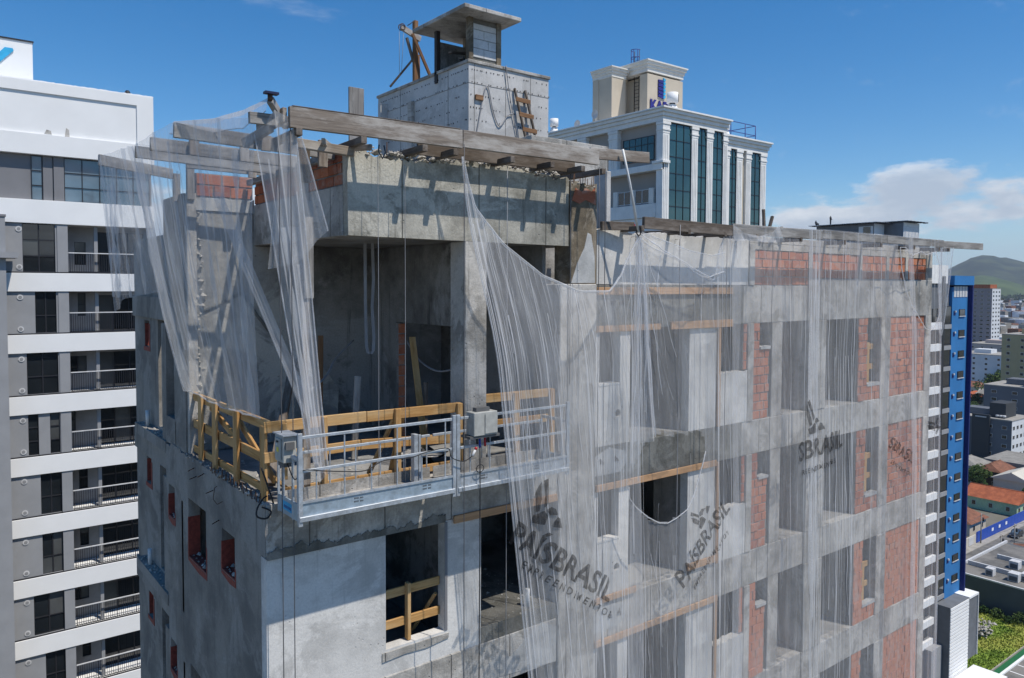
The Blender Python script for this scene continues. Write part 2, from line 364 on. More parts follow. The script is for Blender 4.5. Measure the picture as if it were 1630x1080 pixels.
def link(o, parent, loc):
    o.parent = parent; o.location = loc; COL.objects.link(o); return o
# ================================================================== ground (far below)
GZ = -22.0
# ================================================================== the unfinished building
bd = empty('unfinished_building', (0, 0, GZ), 'unfinished grey concrete apartment block with exposed red brick infill, draped in torn nets', 'building')
FT = [36.02, 32.93, 29.90, 26.86, 23.82, 20.78]       # beam tops
FB = [35.16, 32.15, 29.10, 26.06, 23.02, 19.98]       # beam undersides
LOW = 18.0
# slabs
for i in range(1, 6):
    B(.21, 20.05, .21, 9.0, FT[i] - .16, FT[i] - .003).build('floor_slab', 'interior_concrete', bd)
B(5.5, 20.05, .21, 9.0, 35.84, 36.0).build('floor_slab', 'interior_concrete', bd)
B(1.42, 6.28, .16, 9.0, 36.75, 36.95).build('roof_slab', 'interior_concrete', bd)
B(.03, 20.0, .03, 9.0, GZ, LOW).build('lower_storeys', 'grey_render', bd)
B(.21, 20.0, 8.8, 9.0, LOW, 36.7).build('rear_wall', 'grey_render', bd)
B(19.9, 20.08, .5, 8.8, LOW, 37.0).build('side_wall', 'grey_render', bd)
# ---- left face (facing -X)
def left_wall():
    hs = []
    for k in (0, 1, 2):
        z = -3.04 * k
        hs += [(4.86, 5.3, 31.5 + z, 32.13 + z), (2.86, 3.93, 31.07 + z, 32.15 + z), (1.36, 2.0, 31.42 + z, 32.1 + z)]
    MB().wall('x', 0, .2, 0.203, 5.42, LOW, 32.17, hs).build('side_wall', 'grey_render', bd)
    MB().wall('x', 0, .2, 4.02, 5.42, 32.935, 37.62, [(4.78, 5.38, 33.45, 35.3)]).build('side_wall', 'grey_render', bd)
    MB().wall('x', .2, .37, 5.42, 9.0, LOW, 37.0, [(6.1, 6.85, 33.0 - 3.04 * k, 35.25 - 3.04 * k) for k in range(5)] + [(7.6, 8.05, 34.62 - 3.04 * k, 35.2 - 3.04 * k) for k in range(5)]).build('side_wall', 'grey_render', bd)
    for k in range(5):
        z = 32.93 - 3.04 * k
        B(-.02, .198, 5.424, 8.1, z - .22, z).build('service_ledge', 'grey_render', bd)
        B(.02, .198, 5.424, 5.8, z + .002, z + 2.3).build('pilaster', 'grey_render', bd)
        B(.15, .198, 5.43, 8.99, z + 2.34, z + 2.8).build('edge_beam', 'grey_render', bd)
        rocks(60, (.0, .18, 5.9, 8.0, z, z + .01), .01, .05, k).build('ledge_debris', 'rubble', bd, kind='stuff')
        MB().tube([(.1, 7.4, z), (.1, 7.42, z + .34)], .045, 8).build('pipe_stub', 'pvc', bd)
        # red primer round the small openings of the set-back wall
        MB().box(.188, .198, 7.52, 8.1, z + 1.6, z + 1.69).box(.188, .198, 7.52, 7.598, z + 1.69, z + 2.2).box(.21, .36, 8.035, 8.048, z + 1.7, z + 2.2).build('primer_band', 'red_primer', bd)
    top = [(0.0, 32.174)] + [(5.42, 32.174)] + jag(5.42, 0, lambda a: 32.95 - .05 * (math.sin(a * 5) > .3), .025, .09, 3)
    MB().prism([(a, z) for a, z in top], 'x', -.012, .21).build('edge_beam', 'grey_render', bd)
    rr = random.Random(5)
    for k in (0, 1, 2):
        z = -3.04 * k
        for (y0, y1, z0, z1) in ((4.86, 5.3, 31.5, 32.13), (2.86, 3.93, 31.07, 32.15), (1.36, 2.0, 31.42, 32.1)):
            zt = z0 + (z1 - z0) * .68 + z
            m = MB(); m.box(-.004, .197, y1 - .006, y1 - .001, z0 + z, zt); m.box(-.004, .197, y0 + .001, y1 - .006, z0 + z + .001, z0 + z + .02)
            m.box(-.004, .197, y0 + .001, y0 + .006, z0 + z + .02, zt - .15)
            pl = [(y1 + .02, zt + rr.uniform(-.05, .02)), (y1 + .05, z0 + z + .1), (y1 + .03, z0 + z - .06), (y0 + .4 * (y1 - y0), z0 + z - .12), (y0 - .04, z0 + z - .10), (y0 - .05, zt - .3), (y0 - .004, zt - .25), (y0 - .004, z0 + z - .012), (y1 + .004, z0 + z - .012), (y1 + .004, zt)]
            m.prism(pl, 'x', -.006, -.001)
            m.build('primer_reveal', 'red_primer', bd)
            m = rocks(14, (.03, .17, y0 + .05, y1 - .05, z0 + z + .02, z0 + z + .04), .02, .06, k); m.build('sill_debris', 'rubble', bd, kind='stuff')
left_wall()
B(.08, .2, 4.8, 4.87, 33.46, 35.28).build('opening_lining', 'timber_brown', bd)
rocks(150, (-.03, .14, .1, 4.1, 32.88, 32.96), .015, .06, 55).build('edge_rubble', 'rubble', bd, kind='stuff')
# ---- terrace
B(0.0, .21, 4.705, 4.75, 32.94, 33.4).build('upstand', 'grey_render', bd)
tb = jag(0.03, 1.25, 37.56, .035, .06, 8)
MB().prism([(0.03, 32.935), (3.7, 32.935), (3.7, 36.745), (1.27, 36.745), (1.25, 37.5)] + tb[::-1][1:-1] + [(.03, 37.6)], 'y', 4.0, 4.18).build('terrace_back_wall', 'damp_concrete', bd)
# lighter plaster coat on the left part, ragged right edge, plus a pale bed under the bricks
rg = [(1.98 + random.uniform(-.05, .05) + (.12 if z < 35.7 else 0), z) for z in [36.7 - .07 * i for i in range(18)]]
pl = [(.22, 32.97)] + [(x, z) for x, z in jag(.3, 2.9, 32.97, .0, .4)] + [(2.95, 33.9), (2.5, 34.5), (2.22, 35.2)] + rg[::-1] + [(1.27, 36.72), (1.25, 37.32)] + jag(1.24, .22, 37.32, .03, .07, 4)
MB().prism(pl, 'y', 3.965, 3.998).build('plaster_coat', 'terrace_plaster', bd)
MB().prism([(.2, 37.33)] + [(1.25, 37.33)] + jag(1.25, .2, 37.56, .02, .07, 2), 'y', 3.94, 3.998).build('mortar_bed', 'patch_plaster', bd)
B(0.03, .2, 3.9, 4.0, 32.94, 37.62, .01).build('corner_column', 'beam_concrete', bd)
rk = MB()
for i in range(34):   # spalled edge of the corner column
    z = 33.0 + 4.3 * i / 34; r = rocks(2, (.18, .3, 3.92, 3.97, z, z + .12), .03, .075, i); rk.add(r.v, r.f)
rk.build('spalled_edge', 'rubble', bd, kind='stuff')
# electrical chases in the back wall
ch = MB()
for pts in ([(.9, 36.5), (1.0, 36.1), (1.02, 35.85), (.7, 35.68), (.3, 35.5)], [(1.02, 35.85), (1.3, 35.4), (1.75, 34.8), (2.1, 34.3)]):
    ch.tube([(x, 3.962, z) for x, z in pts], .03, 6)
ch.build('conduit_chase', 'wet_mortar', bd)
B(1.25, 1.42, .155, 3.99, 36.73, 37.48, .008).build('terrace_beam', 'beam_concrete', bd)
MB().prism([(1.27, 36.73), (5.62, 36.72)] + jag(5.62, 1.25, lambda a: 37.98 + .06 * math.sin(a * 2.1), .04, .06, 11), 'y', 0, .15).build('fascia_beam', 'fascia_concrete', bd)
rocks(260, (1.4, 5.6, -.01, .14, 37.94, 38.06), .02, .09, 21).build('fascia_rubble', 'rubble', bd, kind='stuff')
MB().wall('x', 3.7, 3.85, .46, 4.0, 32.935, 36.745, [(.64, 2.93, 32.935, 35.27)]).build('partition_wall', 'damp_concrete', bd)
B(3.35, 3.79, 0.0, .45, 32.935, 36.725, .012).build('column', 'beam_concrete', bd)
MB().wall('y', 4.0, 4.15, 3.86, 5.5, 32.935, 36.745).build('partition_wall', 'interior_concrete', bd)
B(5.42, 5.5, .5, 4.0, 32.935, 36.745).build('partition_wall', 'interior_concrete', bd)
# front edge beam of the terrace, wet mortar run along its lower edge
B(0, 5.37, -.02, .21, 32.16, 32.93, .012).build('edge_beam', 'beam_concrete', bd)
MB().prism([(0.0, 32.14), (2.95, 32.14)] + jag(2.95, 0, lambda a: 32.25 + .04 * math.sin(a * 3.7) * math.sin(a * 1.3 + 1) + .02 * math.sin(a * 17) + .06 * mnoise.noise(Vector((a * 9, 1, 2))), .022, .018, 9), 'y', -.036, -.021).build('mortar_run', 'wet_mortar', bd)
# floor below: white panel with window, open bay
for k in (0, 1, 2):
    z = -3.04 * k
    MB().wall('y', 0, .2, -.004, 3.68, 29.9 + z, 32.15 + z, [(1.87, 2.95, 30.32 + z, 32.15 + z)]).build('facade_panel', 'white_plaster', bd)
    MB().prism([(1.80, 30.28 + z), (3.02, 30.28 + z), (3.02, 30.2 + z), (2.6, 30.15 + z), (2.2, 30.17 + z), (1.8, 30.14 + z)], 'y', -.02, .19).build('window_sill', 'beam_concrete', bd)
    B(2.952, 3.0, -.012, .19, 30.33 + z, 32.13 + z).build('window_jamb', 'grey_paint', bd)
    B(0, 5.37, -.02, .21, 29.1 + z, 29.9 + z, .012).build('edge_beam', 'beam_concrete', bd)
    B(3.68, 5.37, -.01, 3.5, 29.905 + z, 30.18 + z).build('balcony_floor', 'wet_mortar', bd)
    rocks(160, (3.7, 5.3, .0, 2.2, 30.18 + z, 30.19 + z), .008, .045, 31 + k).build('floor_debris', 'rubble', bd, kind='stuff')
    MB().prism([(3.7, 29.25 + z), (5.36, 29.1 + z), (5.36, 29.75 + z), (5.0, 29.92 + z), (4.6, 29.7 + z), (4.3, 29.5 + z), (4.0, 29.62 + z), (3.75, 29.45 + z)], 'y', -.028, -.021).build('plaster_patch', 'patch_plaster', bd)
    MB().tube([(4.85, .2, 30.18 + z), (4.86, .2, 30.5 + z)], .045, 8).build('pipe_stub', 'pvc', bd)
    B(0, 5.37, 4.3, 4.4, 29.91 + z, 32.0 + z).build('partition_wall', 'damp_concrete', bd)
    B(3.3, 3.42, .21, 4.3, 29.91 + z, 32.0 + z).build('partition_wall', 'damp_concrete', bd)
    B(4.3, 4.75, 1.8, 1.9, 30.19 + z, 31.2 + z).build('low_wall', 'white_plaster', bd)
for (x0, x1, z0, z1, y) in ((3.1, 5.34, 32.09, 32.22, -.05), (6.31, 10.45, 35.83, 35.97, -.035), (6.31, 8.1, 35.12, 35.24, -.03), (8.4, 10.45, 35.11, 35.27, -.045), (6.31, 9.95, 32.08, 32.21, -.045), (6.31, 7.45, 29.9, 30.02, -.045), (9.0, 10.05, 29.95, 30.1, -.045), (6.31, 10.05, 29.06, 29.19, -.045), (6.31, 7.45, 26.86, 26.98, -.045), (6.31, 10.0, 26.02, 26.15, -.045)):
    MB().beam((x0, y, (z0 + z1) / 2), (x1, y, (z0 + z1) / 2), .04, z1 - z0).build('formwork_board', 'pine_board' if z0 < 35.2 or x0 > 8 else 'pine_board', bd)
# big column and the stained one above it
B(5.37, 6.28, -.07, .5, LOW, 36.03, .015).build('column', 'beam_concrete', bd)
MB().prism([(5.63, 36.03), (6.29, 36.03)] + jag(6.29, 6.29, 37, .0, .2) + jag(6.29, 5.63, 37.86, .07, .05, 6), 'y', -.03, .4).build('column', 'brown_concrete', bd)
MB().prism([(5.66, 36.05), (6.26, 36.05), (6.24, 36.55), (6.15, 36.95), (6.06, 36.98), (5.98, 36.7), (5.8, 36.4)], 'y', -.036, -.031).build('plaster_patch', 'patch_plaster', bd)
rocks(46, (5.65, 6.27, -.03, .3, 37.8, 37.88), .02, .07, 3).build('spalled_edge', 'rubble', bd, kind='stuff')
# ---- bricks
bm_ = MB().box(-.145, .145, -.05, .05, -.09, .09, .006); BR = bpy.data.meshes.new('brick'); BR.from_pydata(bm_.v, [], bm_.f); BR.materials.append(MATS['brick'])
def bricks(x0, x1, z0, z1, y, holes=(), axis='y', single=True, thick=.14, seed=0):
    """hollow clay bricks in courses with recessed mortar between; plane at y (axis y) or x (axis x)"""
    rr = random.Random(seed); sgn = 1
    core = MB().wall(axis, y + .012, y + thick, x0, x1, z0, z1, holes).build('brick_wall', 'mortar', bd)
    nr = max(1, round((z1 - z0) / .2)); h = (z1 - z0) / nr; join = MB()
    for r in range(nr):
        zc = z0 + (r + .5) * h; a = x0 - (.15 if r % 2 else 0)
        while a < x1 - .02:
            b = a + .302; s0, s1 = max(a, x0), min(b, x1)
            for (h0, h1, hz0, hz1) in holes:
                if hz0 - .05 < zc < hz1 + .05:
                    if s0 < h0 < s1: s1 = h0
                    elif s0 < h1 < s1: s0 = h1
                    elif h0 <= s0 and s1 <= h1: s1 = s0
            if s1 - s0 > .04:
                ln = s1 - s0 - .018 - rr.uniform(0, .008); d = y + .048 + rr.uniform(-.012, .008) - (.02 if rr.random() < .04 else 0); c = (s0 + s1) / 2
                loc = (c, d, zc) if axis == 'y' else (d, c, zc)
                if single:
                    o = bpy.data.objects.new('brick', BR); o.scale = (ln / .29, .98, (h - .02 - rr.uniform(0, .006)) / .18)
                    o.rotation_euler = (rr.uniform(-.03, .03), rr.uniform(-.02, .02), (0 if axis == 'y' else math.pi / 2) + rr.uniform(-.01, .01)); WL_ = WL[core.name]
                    link(o, core, Vector(loc) - WL_)
                else:
                    t = MB().box(-ln / 2, ln / 2, -.049, .049, -h / 2 + .007, h / 2 - .007)
                    join.add([((loc[0] + a_, loc[1] + b_, loc[2] + c_) if axis == 'y' else (loc[0] + b_, loc[1] + a_, loc[2] + c_)) for a_, b_, c_ in t.v], t.f)
            a = b
    if not single: join.build('brickwork', 'brick', bd, kind='stuff')
bricks(.22, 1.24, 37.58, 38.0, 3.98, seed=1)
bricks(.2, 3.95, 37.49, 38.0, 1.27, axis='x', seed=2)
bricks(3.695, 3.86, 32.96, 35.25, 2.845, seed=3, thick=.08)
# ---- long facade, storey by storey
def ring_hole(x, z, y0, y1, r, sq, mat):
    m = MB(); n = 20; vs = []; fs = []
    for y in (y0, y1):
        for i in range(n):
            t = 2 * math.pi * i / n; c, s_ = math.cos(t), math.sin(t); k = 1 / max(abs(c), abs(s_))
            vs += [(x + r * c, y, z + r * s_), (x + sq * c * k, y, z + sq * s_ * k)]
    for i in range(n):
        j = (i + 1) % n; fs += [(2 * i, 2 * i + 1, 2 * j + 1, 2 * j), (2 * i, 2 * j, 2 * n + 2 * j, 2 * n + 2 * i)]
    m.add(vs, fs); m.build('vent_surround', mat, bd)
for k in range(4):
    zt, zb = FB[k], FT[k + 1]; one = k < 2
    hs = [(6.42, 6.98, zb + 1.2, zt), (6.82, 7.06, zb + .48, zb + .72)]
    MB().wall('y', .0, .2, 6.285, 7.26, zb, zt, hs).build('facade_panel', 'white_plaster', bd)
    ring_hole(6.94, zb + .6, .0, .18, .075, .12, 'white_plaster')
    B(6.4, 7.0, -.01, .19, zb + 1.16, zb + 1.199).build('window_sill', 'white_plaster', bd)
    B(9.05, 9.2, .21, .95, zb, zt).build('return_wall', 'grey_render', bd)
    MB().wall('y', .0, .2, 9.05, 9.955, zb, zt).build('facade_panel', 'white_plaster', bd)
    MB().beam((10.01, -.03, zb), (10.01, -.03, zt), .08, .05).build('formwork_board', 'pine_board', bd)
    MB().prism([(10.06, zb), (11.08, zb)] + jag(11.08, 10.06, zb + 1.15, .025, .06, k), 'y', 0.0, .2).build('facade_panel', 'white_plaster', bd)
    B(11.085, 11.3, -.015, .3, zb, zt, .008).build('pilaster', 'beam_concrete', bd)
    bricks(10.95, 11.08, zb + 1.18, zt, .03, single=one, seed=10 + k)
    bricks(11.305, 11.94, zb, zt, .02, [(11.56, 11.94, zb + 1.66, zt)], single=one, seed=20 + k)
    MB().prism([(11.56, zb + 1.62), (11.96, zb + 1.62)] + jag(11.96, 11.56, zb + 1.68, .015, .05, k), 'y', -.02, .16).build('window_sill', 'patch_plaster', bd)
    B(12.06, 12.48, .02, .42, zb, zt, .01).build('column', 'beam_concrete', bd)
    B(13.53, 14.33, -.03, .5, zb, zt, .012).build('column', 'beam_concrete', bd)
    B(14.34, 15.94, .95, 1.1, zb, zt).build('partition_wall', 'interior_concrete', bd)
    bricks(15.94, 17.11, zb, zt, .0, [(16.43, 17.11, zb + .42, zt)], single=one, seed=30 + k)
    MB().prism([(16.43, zb + .38), (17.1, zb + .38)] + jag(17.1, 16.43, zb + .46, .02, .05, k), 'y', -.02, .15).build('window_sill', 'patch_plaster', bd)
    B(15.96, 16.1, .16, 1.0, zb, zt).build('return_wall', 'grey_render', bd)
    B(17.115, 17.64, -.02, .45, zb, zt, .01).build('column', 'beam_concrete', bd)
    bricks(17.645, 19.73, zb, zt, .02, single=one, seed=40 + k)
    B(19.735, 20.1, -.02, .5, zb, zt, .01).build('column', 'beam_concrete', bd)
    # interior
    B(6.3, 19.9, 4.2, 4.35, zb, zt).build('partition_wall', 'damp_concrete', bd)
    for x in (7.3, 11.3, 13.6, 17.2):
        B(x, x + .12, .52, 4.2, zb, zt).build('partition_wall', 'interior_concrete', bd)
    # edge beams in three lengths
    e = [(6.285, 10.9, 'wet_mortar' if k in (0, 1) else 'beam_concrete', 0.0), (10.905, 13.5, 'beam_concrete', .012), (13.505, 20.1, 'beam_concrete', -.012)]
    for x0, x1, mt, dy in e:
        top = FT[k] if not (k == 0 and x0 > 13) else 36.2
        B(x0, x1, dy, .21, FB[k], top, .012).build('edge_beam', mt if x0 < 7 else 'beam_concrete', bd)
    for x in ((6.75, 7.0), (6.5, 6.9))[k % 2]:     # chipped pockets in the beam
        rocks(5, (x - .06, x + .06, -.004, .0, FB[k] + .42, FB[k] + .55), .03, .06, k).build('chipped_pocket', 'steel_dark', bd, kind='stuff')
    MB().prism([(6.33, FB[k] + .22), (7.0, FB[k] + .22), (7.2, FB[k] + .4), (7.15, FB[k] + .62), (6.7, FB[k] + .74), (6.33, FB[k] + .6)], 'y', -.006, -.001).build('plaster_patch', 'patch_plaster', bd) if k else None
B(12.9, 12.95, .4, .42, 0, .01).build('tie', 'mortar', bd) if False else None
# parapet on top
MB().prism([(6.33, 36.03), (11.05, 36.03)] + jag(11.05, 6.33, lambda a: 37.05 + .02 * math.sin(a * 4), .02, .08, 14), 'y', 0.0, .16).build('parapet', 'white_plaster', bd)
B(11.09, 11.29, -.015, .3, 36.025, 36.98, .008).build('pilaster', 'beam_concrete', bd)
bricks(11.3, 13.5, 36.03, 36.83, .02, seed=50)
B(11.095, 20.1, -.005, .2, 36.985, 37.14, .01).build('coping_beam', 'beam_concrete', bd)
B(11.3, 13.49, .0, .18, 36.84, 36.982).build('coping_beam', 'beam_concrete', bd)
px_ = 13.5
for x in (15.9, 17.35, 18.45, 19.72):
    B(px_, px_ + .16, -.006, .24, 36.205, 36.98, .006).build('pilaster', 'beam_concrete', bd)
    bricks(px_ + .165, x - .005, 36.205, 36.83, .02, seed=int(60 + x)); px_ = x
    B(px_ - (0) - .002 - (x - px_), x, .0, .18, 36.84, 36.982) if False else None
B(13.67, 19.71, .001, .18, 36.835, 36.982).build('coping_beam', 'beam_concrete', bd)
B(19.73, 20.1, -.006, .3, 36.205, 36.98, .01).build('column', 'beam_concrete', bd)
B(13.5, 20.05, .25, .4, 36.0, 36.95).build('parapet_back', 'interior_concrete', bd)
# rebar stubs and loops
rr = random.Random(12)
def rebar(pts, r=.006): MB().tube(pts, r, 5).build('rebar', 'steel_rust', bd)
for i in range(13):
    y = .12 + i * .19; x = -.02
    rebar([(x, y, 32.9), (x - .01, y, 33.02 + rr.uniform(-.02, .03)), (x + .01, y + .07, 33.05), (x, y + .09, 32.92)])
for (y, z, l) in ((3.5, 32.78, .3), (3.35, 32.66, .22), (2.4, 32.62, .2), (2.1, 32.2, .24), (2.9, 32.8, .3)): rebar([(.0, y, z), (-.16, y - l * .6, z - .005)], .008)
rebar([(.05, 2.2, 32.75), (-.06, 2.15, 32.72), (-.1, 2.1, 32.55), (-.08, 1.95, 32.5), (0, 1.9, 32.55)], .006)
for x in (1.95, 2.9, 3.7, 4.25, 4.6, 5.0): rebar([(x, .08, 37.9), (x + rr.uniform(-.05, .05), .06, 38.16 + rr.uniform(0, .12))], .008)
for x in (2.75, 3.0): rebar([(x, .05, 38.0), (x + .13, .0, 38.2)], .009)
for i in range(9): rebar([(5.7 + i * .065, .02, 37.55), (5.7 + i * .065 + rr.uniform(-.03, .03), -.02, 37.95 + rr.uniform(0, .15))], .007)
MB().prism([(5.66, 37.55), (5.75, 37.78), (5.9, 37.72), (6.0, 37.8), (6.15, 37.74), (6.24, 37.82), (6.26, 37.5), (6.0, 37.58), (5.85, 37.5)], 'y', -.04, -.031).build('exposed_clay', 'brick', bd)
for x in (7.25, 8.55, 10.45): rebar([(x, 0, 36.95), (x, -.12, 36.96), (x - .02, -.12, 36.6)], .005)
# ---- stair tower on the roof
tw = B(6.84, 9.36, 5.0, 9.6, 36.0, 41.36).build('stair_tower', 'panel_concrete', bd)
B(6.80, 9.40, 4.96, 9.64, 41.362, 41.44, .01).build('coping', 'beam_concrete', tw)
for z in (39.0, 40.88):
    B(6.833, 9.365, 4.993, 4.999, z, z + .012).build('panel_joint', 'mortar', tw); B(6.833, 6.839, 5.0, 9.6, z, z + .012).build('panel_joint', 'mortar', tw)
for x in (7.0, 7.95, 8.75): B(x, x + .012, 4.993, 4.999, 37.5, 41.36).build('panel_joint', 'mortar', tw)
for y in (5.9, 8.3): B(6.833, 6.839, y, y + .014, 37.5, 41.36).build('panel_joint', 'mortar', tw)
B(6.74, 6.839, 7.55, 7.75, 36.2, 40.9).build('pilaster', 'beam_concrete', tw); B(6.62, 6.839, 9.05, 9.2, 36.2, 41.1).build('pilaster', 'panel_concrete', tw)
ft = MB(); rq = random.Random(3)
for r in range(13):
    z = 37.6 + r * .3
    for i in range(30):
        if rq.random() < .45: continue
        x = 6.9 + i * .085 + rq.uniform(-.03, .03); ft.box(x, x + .02, 4.99, 4.998, z + rq.uniform(-.01, .01), z + .028)
    for i in range(52):
        if rq.random() < .5: continue
        y = 5.05 + i * .088 + rq.uniform(-.03, .03); ft.box(6.83, 6.838, y, y + .022, z + rq.uniform(-.01, .01), z + .028)
ft.build('form_ties', 'steel_dark', tw, kind='stuff')
# cabin: posts, block infill, cantilever cap
for (x0, x1, y0, y1) in ((6.85, 6.98, 5.0, 5.14), (7.68, 7.82, 5.0, 5.14), (7.68, 7.82, 6.38, 6.5)): B(x0, x1, y0, y1, 41.442, 42.46, .006).build('post', 'brown_concrete', tw)
B(6.80, 6.91, 6.38, 6.5, 41.15, 42.46, .006).build('post', 'steel_dark', tw)
B(6.98, 7.68, 5.04, 5.13, 41.442, 41.52).build('sill_beam', 'wet_mortar', tw)
bp = B(6.982, 7.678, 5.05, 5.13, 41.522, 42.36).build('block_infill', 'mortar', tw)
for r, cuts in enumerate(((.0, .32, .69), (.0, .45, .69), (.0, .32, .69), (.0, .69))):
    h = (.21, .21, .21, .13)[r]; z = 41.535 + (0, .222, .444, .666)[r]
    for a, b in zip(cuts, cuts[1:]): B(6.99 + a, 6.98 + b, 5.02, 5.1, z, z + h, .004).build('block', 'block_white', bd)
B(6.98, 7.68, 5.04, 5.13, 42.362, 42.46).build('head_beam', 'wet_mortar', tw)
B(7.7, 7.8, 5.14, 6.38, 41.442, 42.46).build('cabin_wall', 'damp_concrete', tw)
B(6.92, 7.8, 6.4, 6.48, 41.442, 42.2).build('cabin_wall', 'damp_concrete', tw)
for i, z in enumerate((41.6, 41.85)): MB().beam((6.95, 5.5 + i * .5, z), (7.5, 6.1, z + .1), .12, .05).build('shutter_board', 'timber_dark', tw)
B(6.42, 8.1, 4.55, 6.95, 42.462, 42.56, .012).build('cap_slab', 'beam_concrete', tw)
B(6.9, 7.75, 5.05, 6.45, 42.561, 42.6).build('cap_slab', 'rubble', tw)
B(7.02, 7.24, 4.94, 4.999, 40.5, 40.62).build('wooden_block', 'timber_brown', tw)
# roof upstands behind the timber
B(6.28, 8.5, 1.9, 2.1, 36.0, 39.1, .01).build('roof_upstand', 'beam_concrete', bd)
B(6.28, 6.43, 2.105, 3.2, 36.0, 39.09, .01).build('roof_upstand', 'beam_concrete', bd)
B(7.1, 7.22, .53, .9, 36.02, 38.28, .01).build('roof_column', 'panel_concrete', bd)
# ================================================================== timber on the roof edge
def timber(pts_list, root, name='plank', mat='timber_old'):
    for (p, q, w_, h_) in pts_list: MB().beam(p, q, w_, h_).build(name, mat, root)
ot = empty('timber_outrigger', (.3, 0, 38.0), 'long weathered timber outrigger above the stained fascia beam', 'timber frame')
timber([((.18, -.5, 38.225), (2.94, -.5, 38.255), .07, .28), ((2.95, -.5, 38.265), (5.84, -.52, 38.275), .07, .27), ((5.72, -.44, 38.35), (7.22, -.46, 38.42), .06, .2)], ot)
timber([((2.35, -.16, 38.1), (5.6, -.16, 38.12), .05, .2), ((3.2, .55, 38.2), (6.2, .55, 38.25), .07, .22)], ot, 'inner_plank', 'timber_dark')
for x, y1 in ((.3, .9), (1.25, 1.3), (2.25, 1.2), (2.8, 1.5), (3.9, 1.6), (4.75, 1.5), (5.45, 1.9), (5.95, 1.4)):
    MB().beam((x, -.56, 38.04), (x + .05, y1, 38.04), .09, .10).build('joist', 'timber_dark', ot)
MB().beam((.4, -.15, 37.96), (1.3, -.12, 37.93), .1, .13).build('ledger', 'timber_old', ot)
MB().beam((.22, -.5, 38.375), (2.9, -.5, 38.405), .075, .012).build('top_sheet', 'timber_dark', ot)
MB().beam((.15, -.44, 38.26), (.12, .5, 38.2), .06, .2).build('end_plank', 'timber_old', ot)
MB().beam((1.85, .9, 38.0), (1.85, .9, 39.15), .26, .04, (0, 1, 0)).build('upright_board', 'timber_grey', ot)
for x, t in ((.75, .35), (1.5, -.3)): MB().beam((x, -.3, 38.0), (x + t, .2, 38.02), .05, .09).build('brace', 'timber_old', ot)
MB().tube([(1.62, -.3, 38.05), (1.6, -.32, 37.95), (1.66, -.33, 37.85), (1.72, -.31, 37.95), (1.7, -.3, 38.05)], .012, 6).build('wire_coil', 'wire', ot)
# frame over the open terrace corner
fr = empty('timber_lattice', (0, 2.2, 38.0), 'grey lattice of parallel planks over the open terrace corner', 'timber lattice')
timber([((-1.02, .5, 38.06), (1.25, .42, 37.98), .06, .2), ((-1.08, 1.55, 38.02), (1.3, 1.5, 37.96), .06, .19), ((-1.1, 2.42, 38.02), (1.3, 2.4, 37.95), .06, .18), ((-.1, 3.4, 38.06), (1.3, 3.35, 38.04), .05, .16), ((-1.35, 3.9, 38.06), (-.1, 4.3, 37.98), .06, .18)], fr, mat='timber_grey')
MB().beam((.1, 3.9, 37.5), (.1, 3.9, 38.1), .13, .08, (0, 1, 0)).build('post', 'timber_grey', fr)
MB().beam((-.02, 4.35, 37.5), (-.02, 4.35, 38.0), .12, .08, (0, 1, 0)).build('post', 'timber_grey', fr)
for x, y0, y1 in ((1.1, .4, 3.9),): MB().beam((x, y0, 37.9), (x + .04, y1, 37.88), .09, .1).build('joist', 'timber_grey', fr)
for (x, y, z0, z1) in ((.2, .46, 37.9, 38.12), (.24, 1.5, 37.88, 38.1), (-.5, 1.5, 37.9, 38.12), (1.0, 3.35, 37.9, 38.2), (1.05, .44, 37.75, 38.15), (.55, .42, 38.06, 38.2)): MB().beam((x, y - .05, z0), (x, y - .05, z1), .14, .05).build('cleat', 'timber_old', fr)
MB().beam((-.3, -.35, 38.18), (.3, -.3, 38.2), .06, .15).build('short_plank', 'timber_grey', fr)
MB().beam((-.06, -.47, 38.42), (.3, -.1, 38.18), .08, .10).build('peak_pole', 'timber_grey', fr)
MB().tube([(-.06, -.47, 38.40), (-.06, -.47, 38.49)], .035, 8).build('peak_collar', 'steel_rust', fr)
MB().box(-.14, .04, -.53, -.43, 38.49, 38.52).build('peak_cap', 'navy', fr)
MB().beam((.05, -.2, 38.12), (-.15, .3, 37.95), .08, .12).build('brace', 'timber_grey', fr)
# upright post in the terrace
ps = empty('timber_post', (.64, .1, 32.93), 'tall patched timber post standing in the open terrace', 'post')
MB().beam((.63, .1, 37.46), (.63, .1, 38.02), .17, .07, (0, 1, 0)).build('post_head', 'timber_dark', ps)
MB().beam((.645, .13, 32.94), (.645, .13, 37.5), .11, .08, (0, 1, 0)).build('post_shaft', 'timber_old', ps)
MB().beam((.68, .075, 35.8), (.68, .075, 37.2), .15, .03, (0, 1, 0)).build('post_splice', 'timber_grey', ps)
# right roof-edge timber
rt = empty('timber_outrigger', (13, 0, 37.1), 'long dark and grey timber beam running along the lower roof edge', 'timber frame')
timber([((7.05, -.5, 37.19), (9.75, -.5, 37.165), .07, .22)], rt, mat='timber_dark')
timber([((9.76, -.5, 37.2), (13.2, -.5, 37.22), .06, .22), ((13.21, -.5, 37.24), (16.3, -.5, 37.24), .06, .2), ((16.31, -.5, 37.24), (19.6, -.5, 37.245), .06, .2), ((19.3, -.44, 37.23), (22.46, -.44, 37.26), .06, .2)], rt, mat='timber_grey')
for x in (7.0, 8.35, 9.5, 10.6, 12.3, 14.2, 16.0, 17.8, 19.3, 19.95): MB().beam((x, -.54, 37.08), (x, .9, 37.1), .08, .1).build('joist', 'timber_dark', rt)
MB().beam((6.34, -.1, 37.12), (7.1, -.2, 37.14), .08, .16).build('end_plank', 'timber_dark', rt)
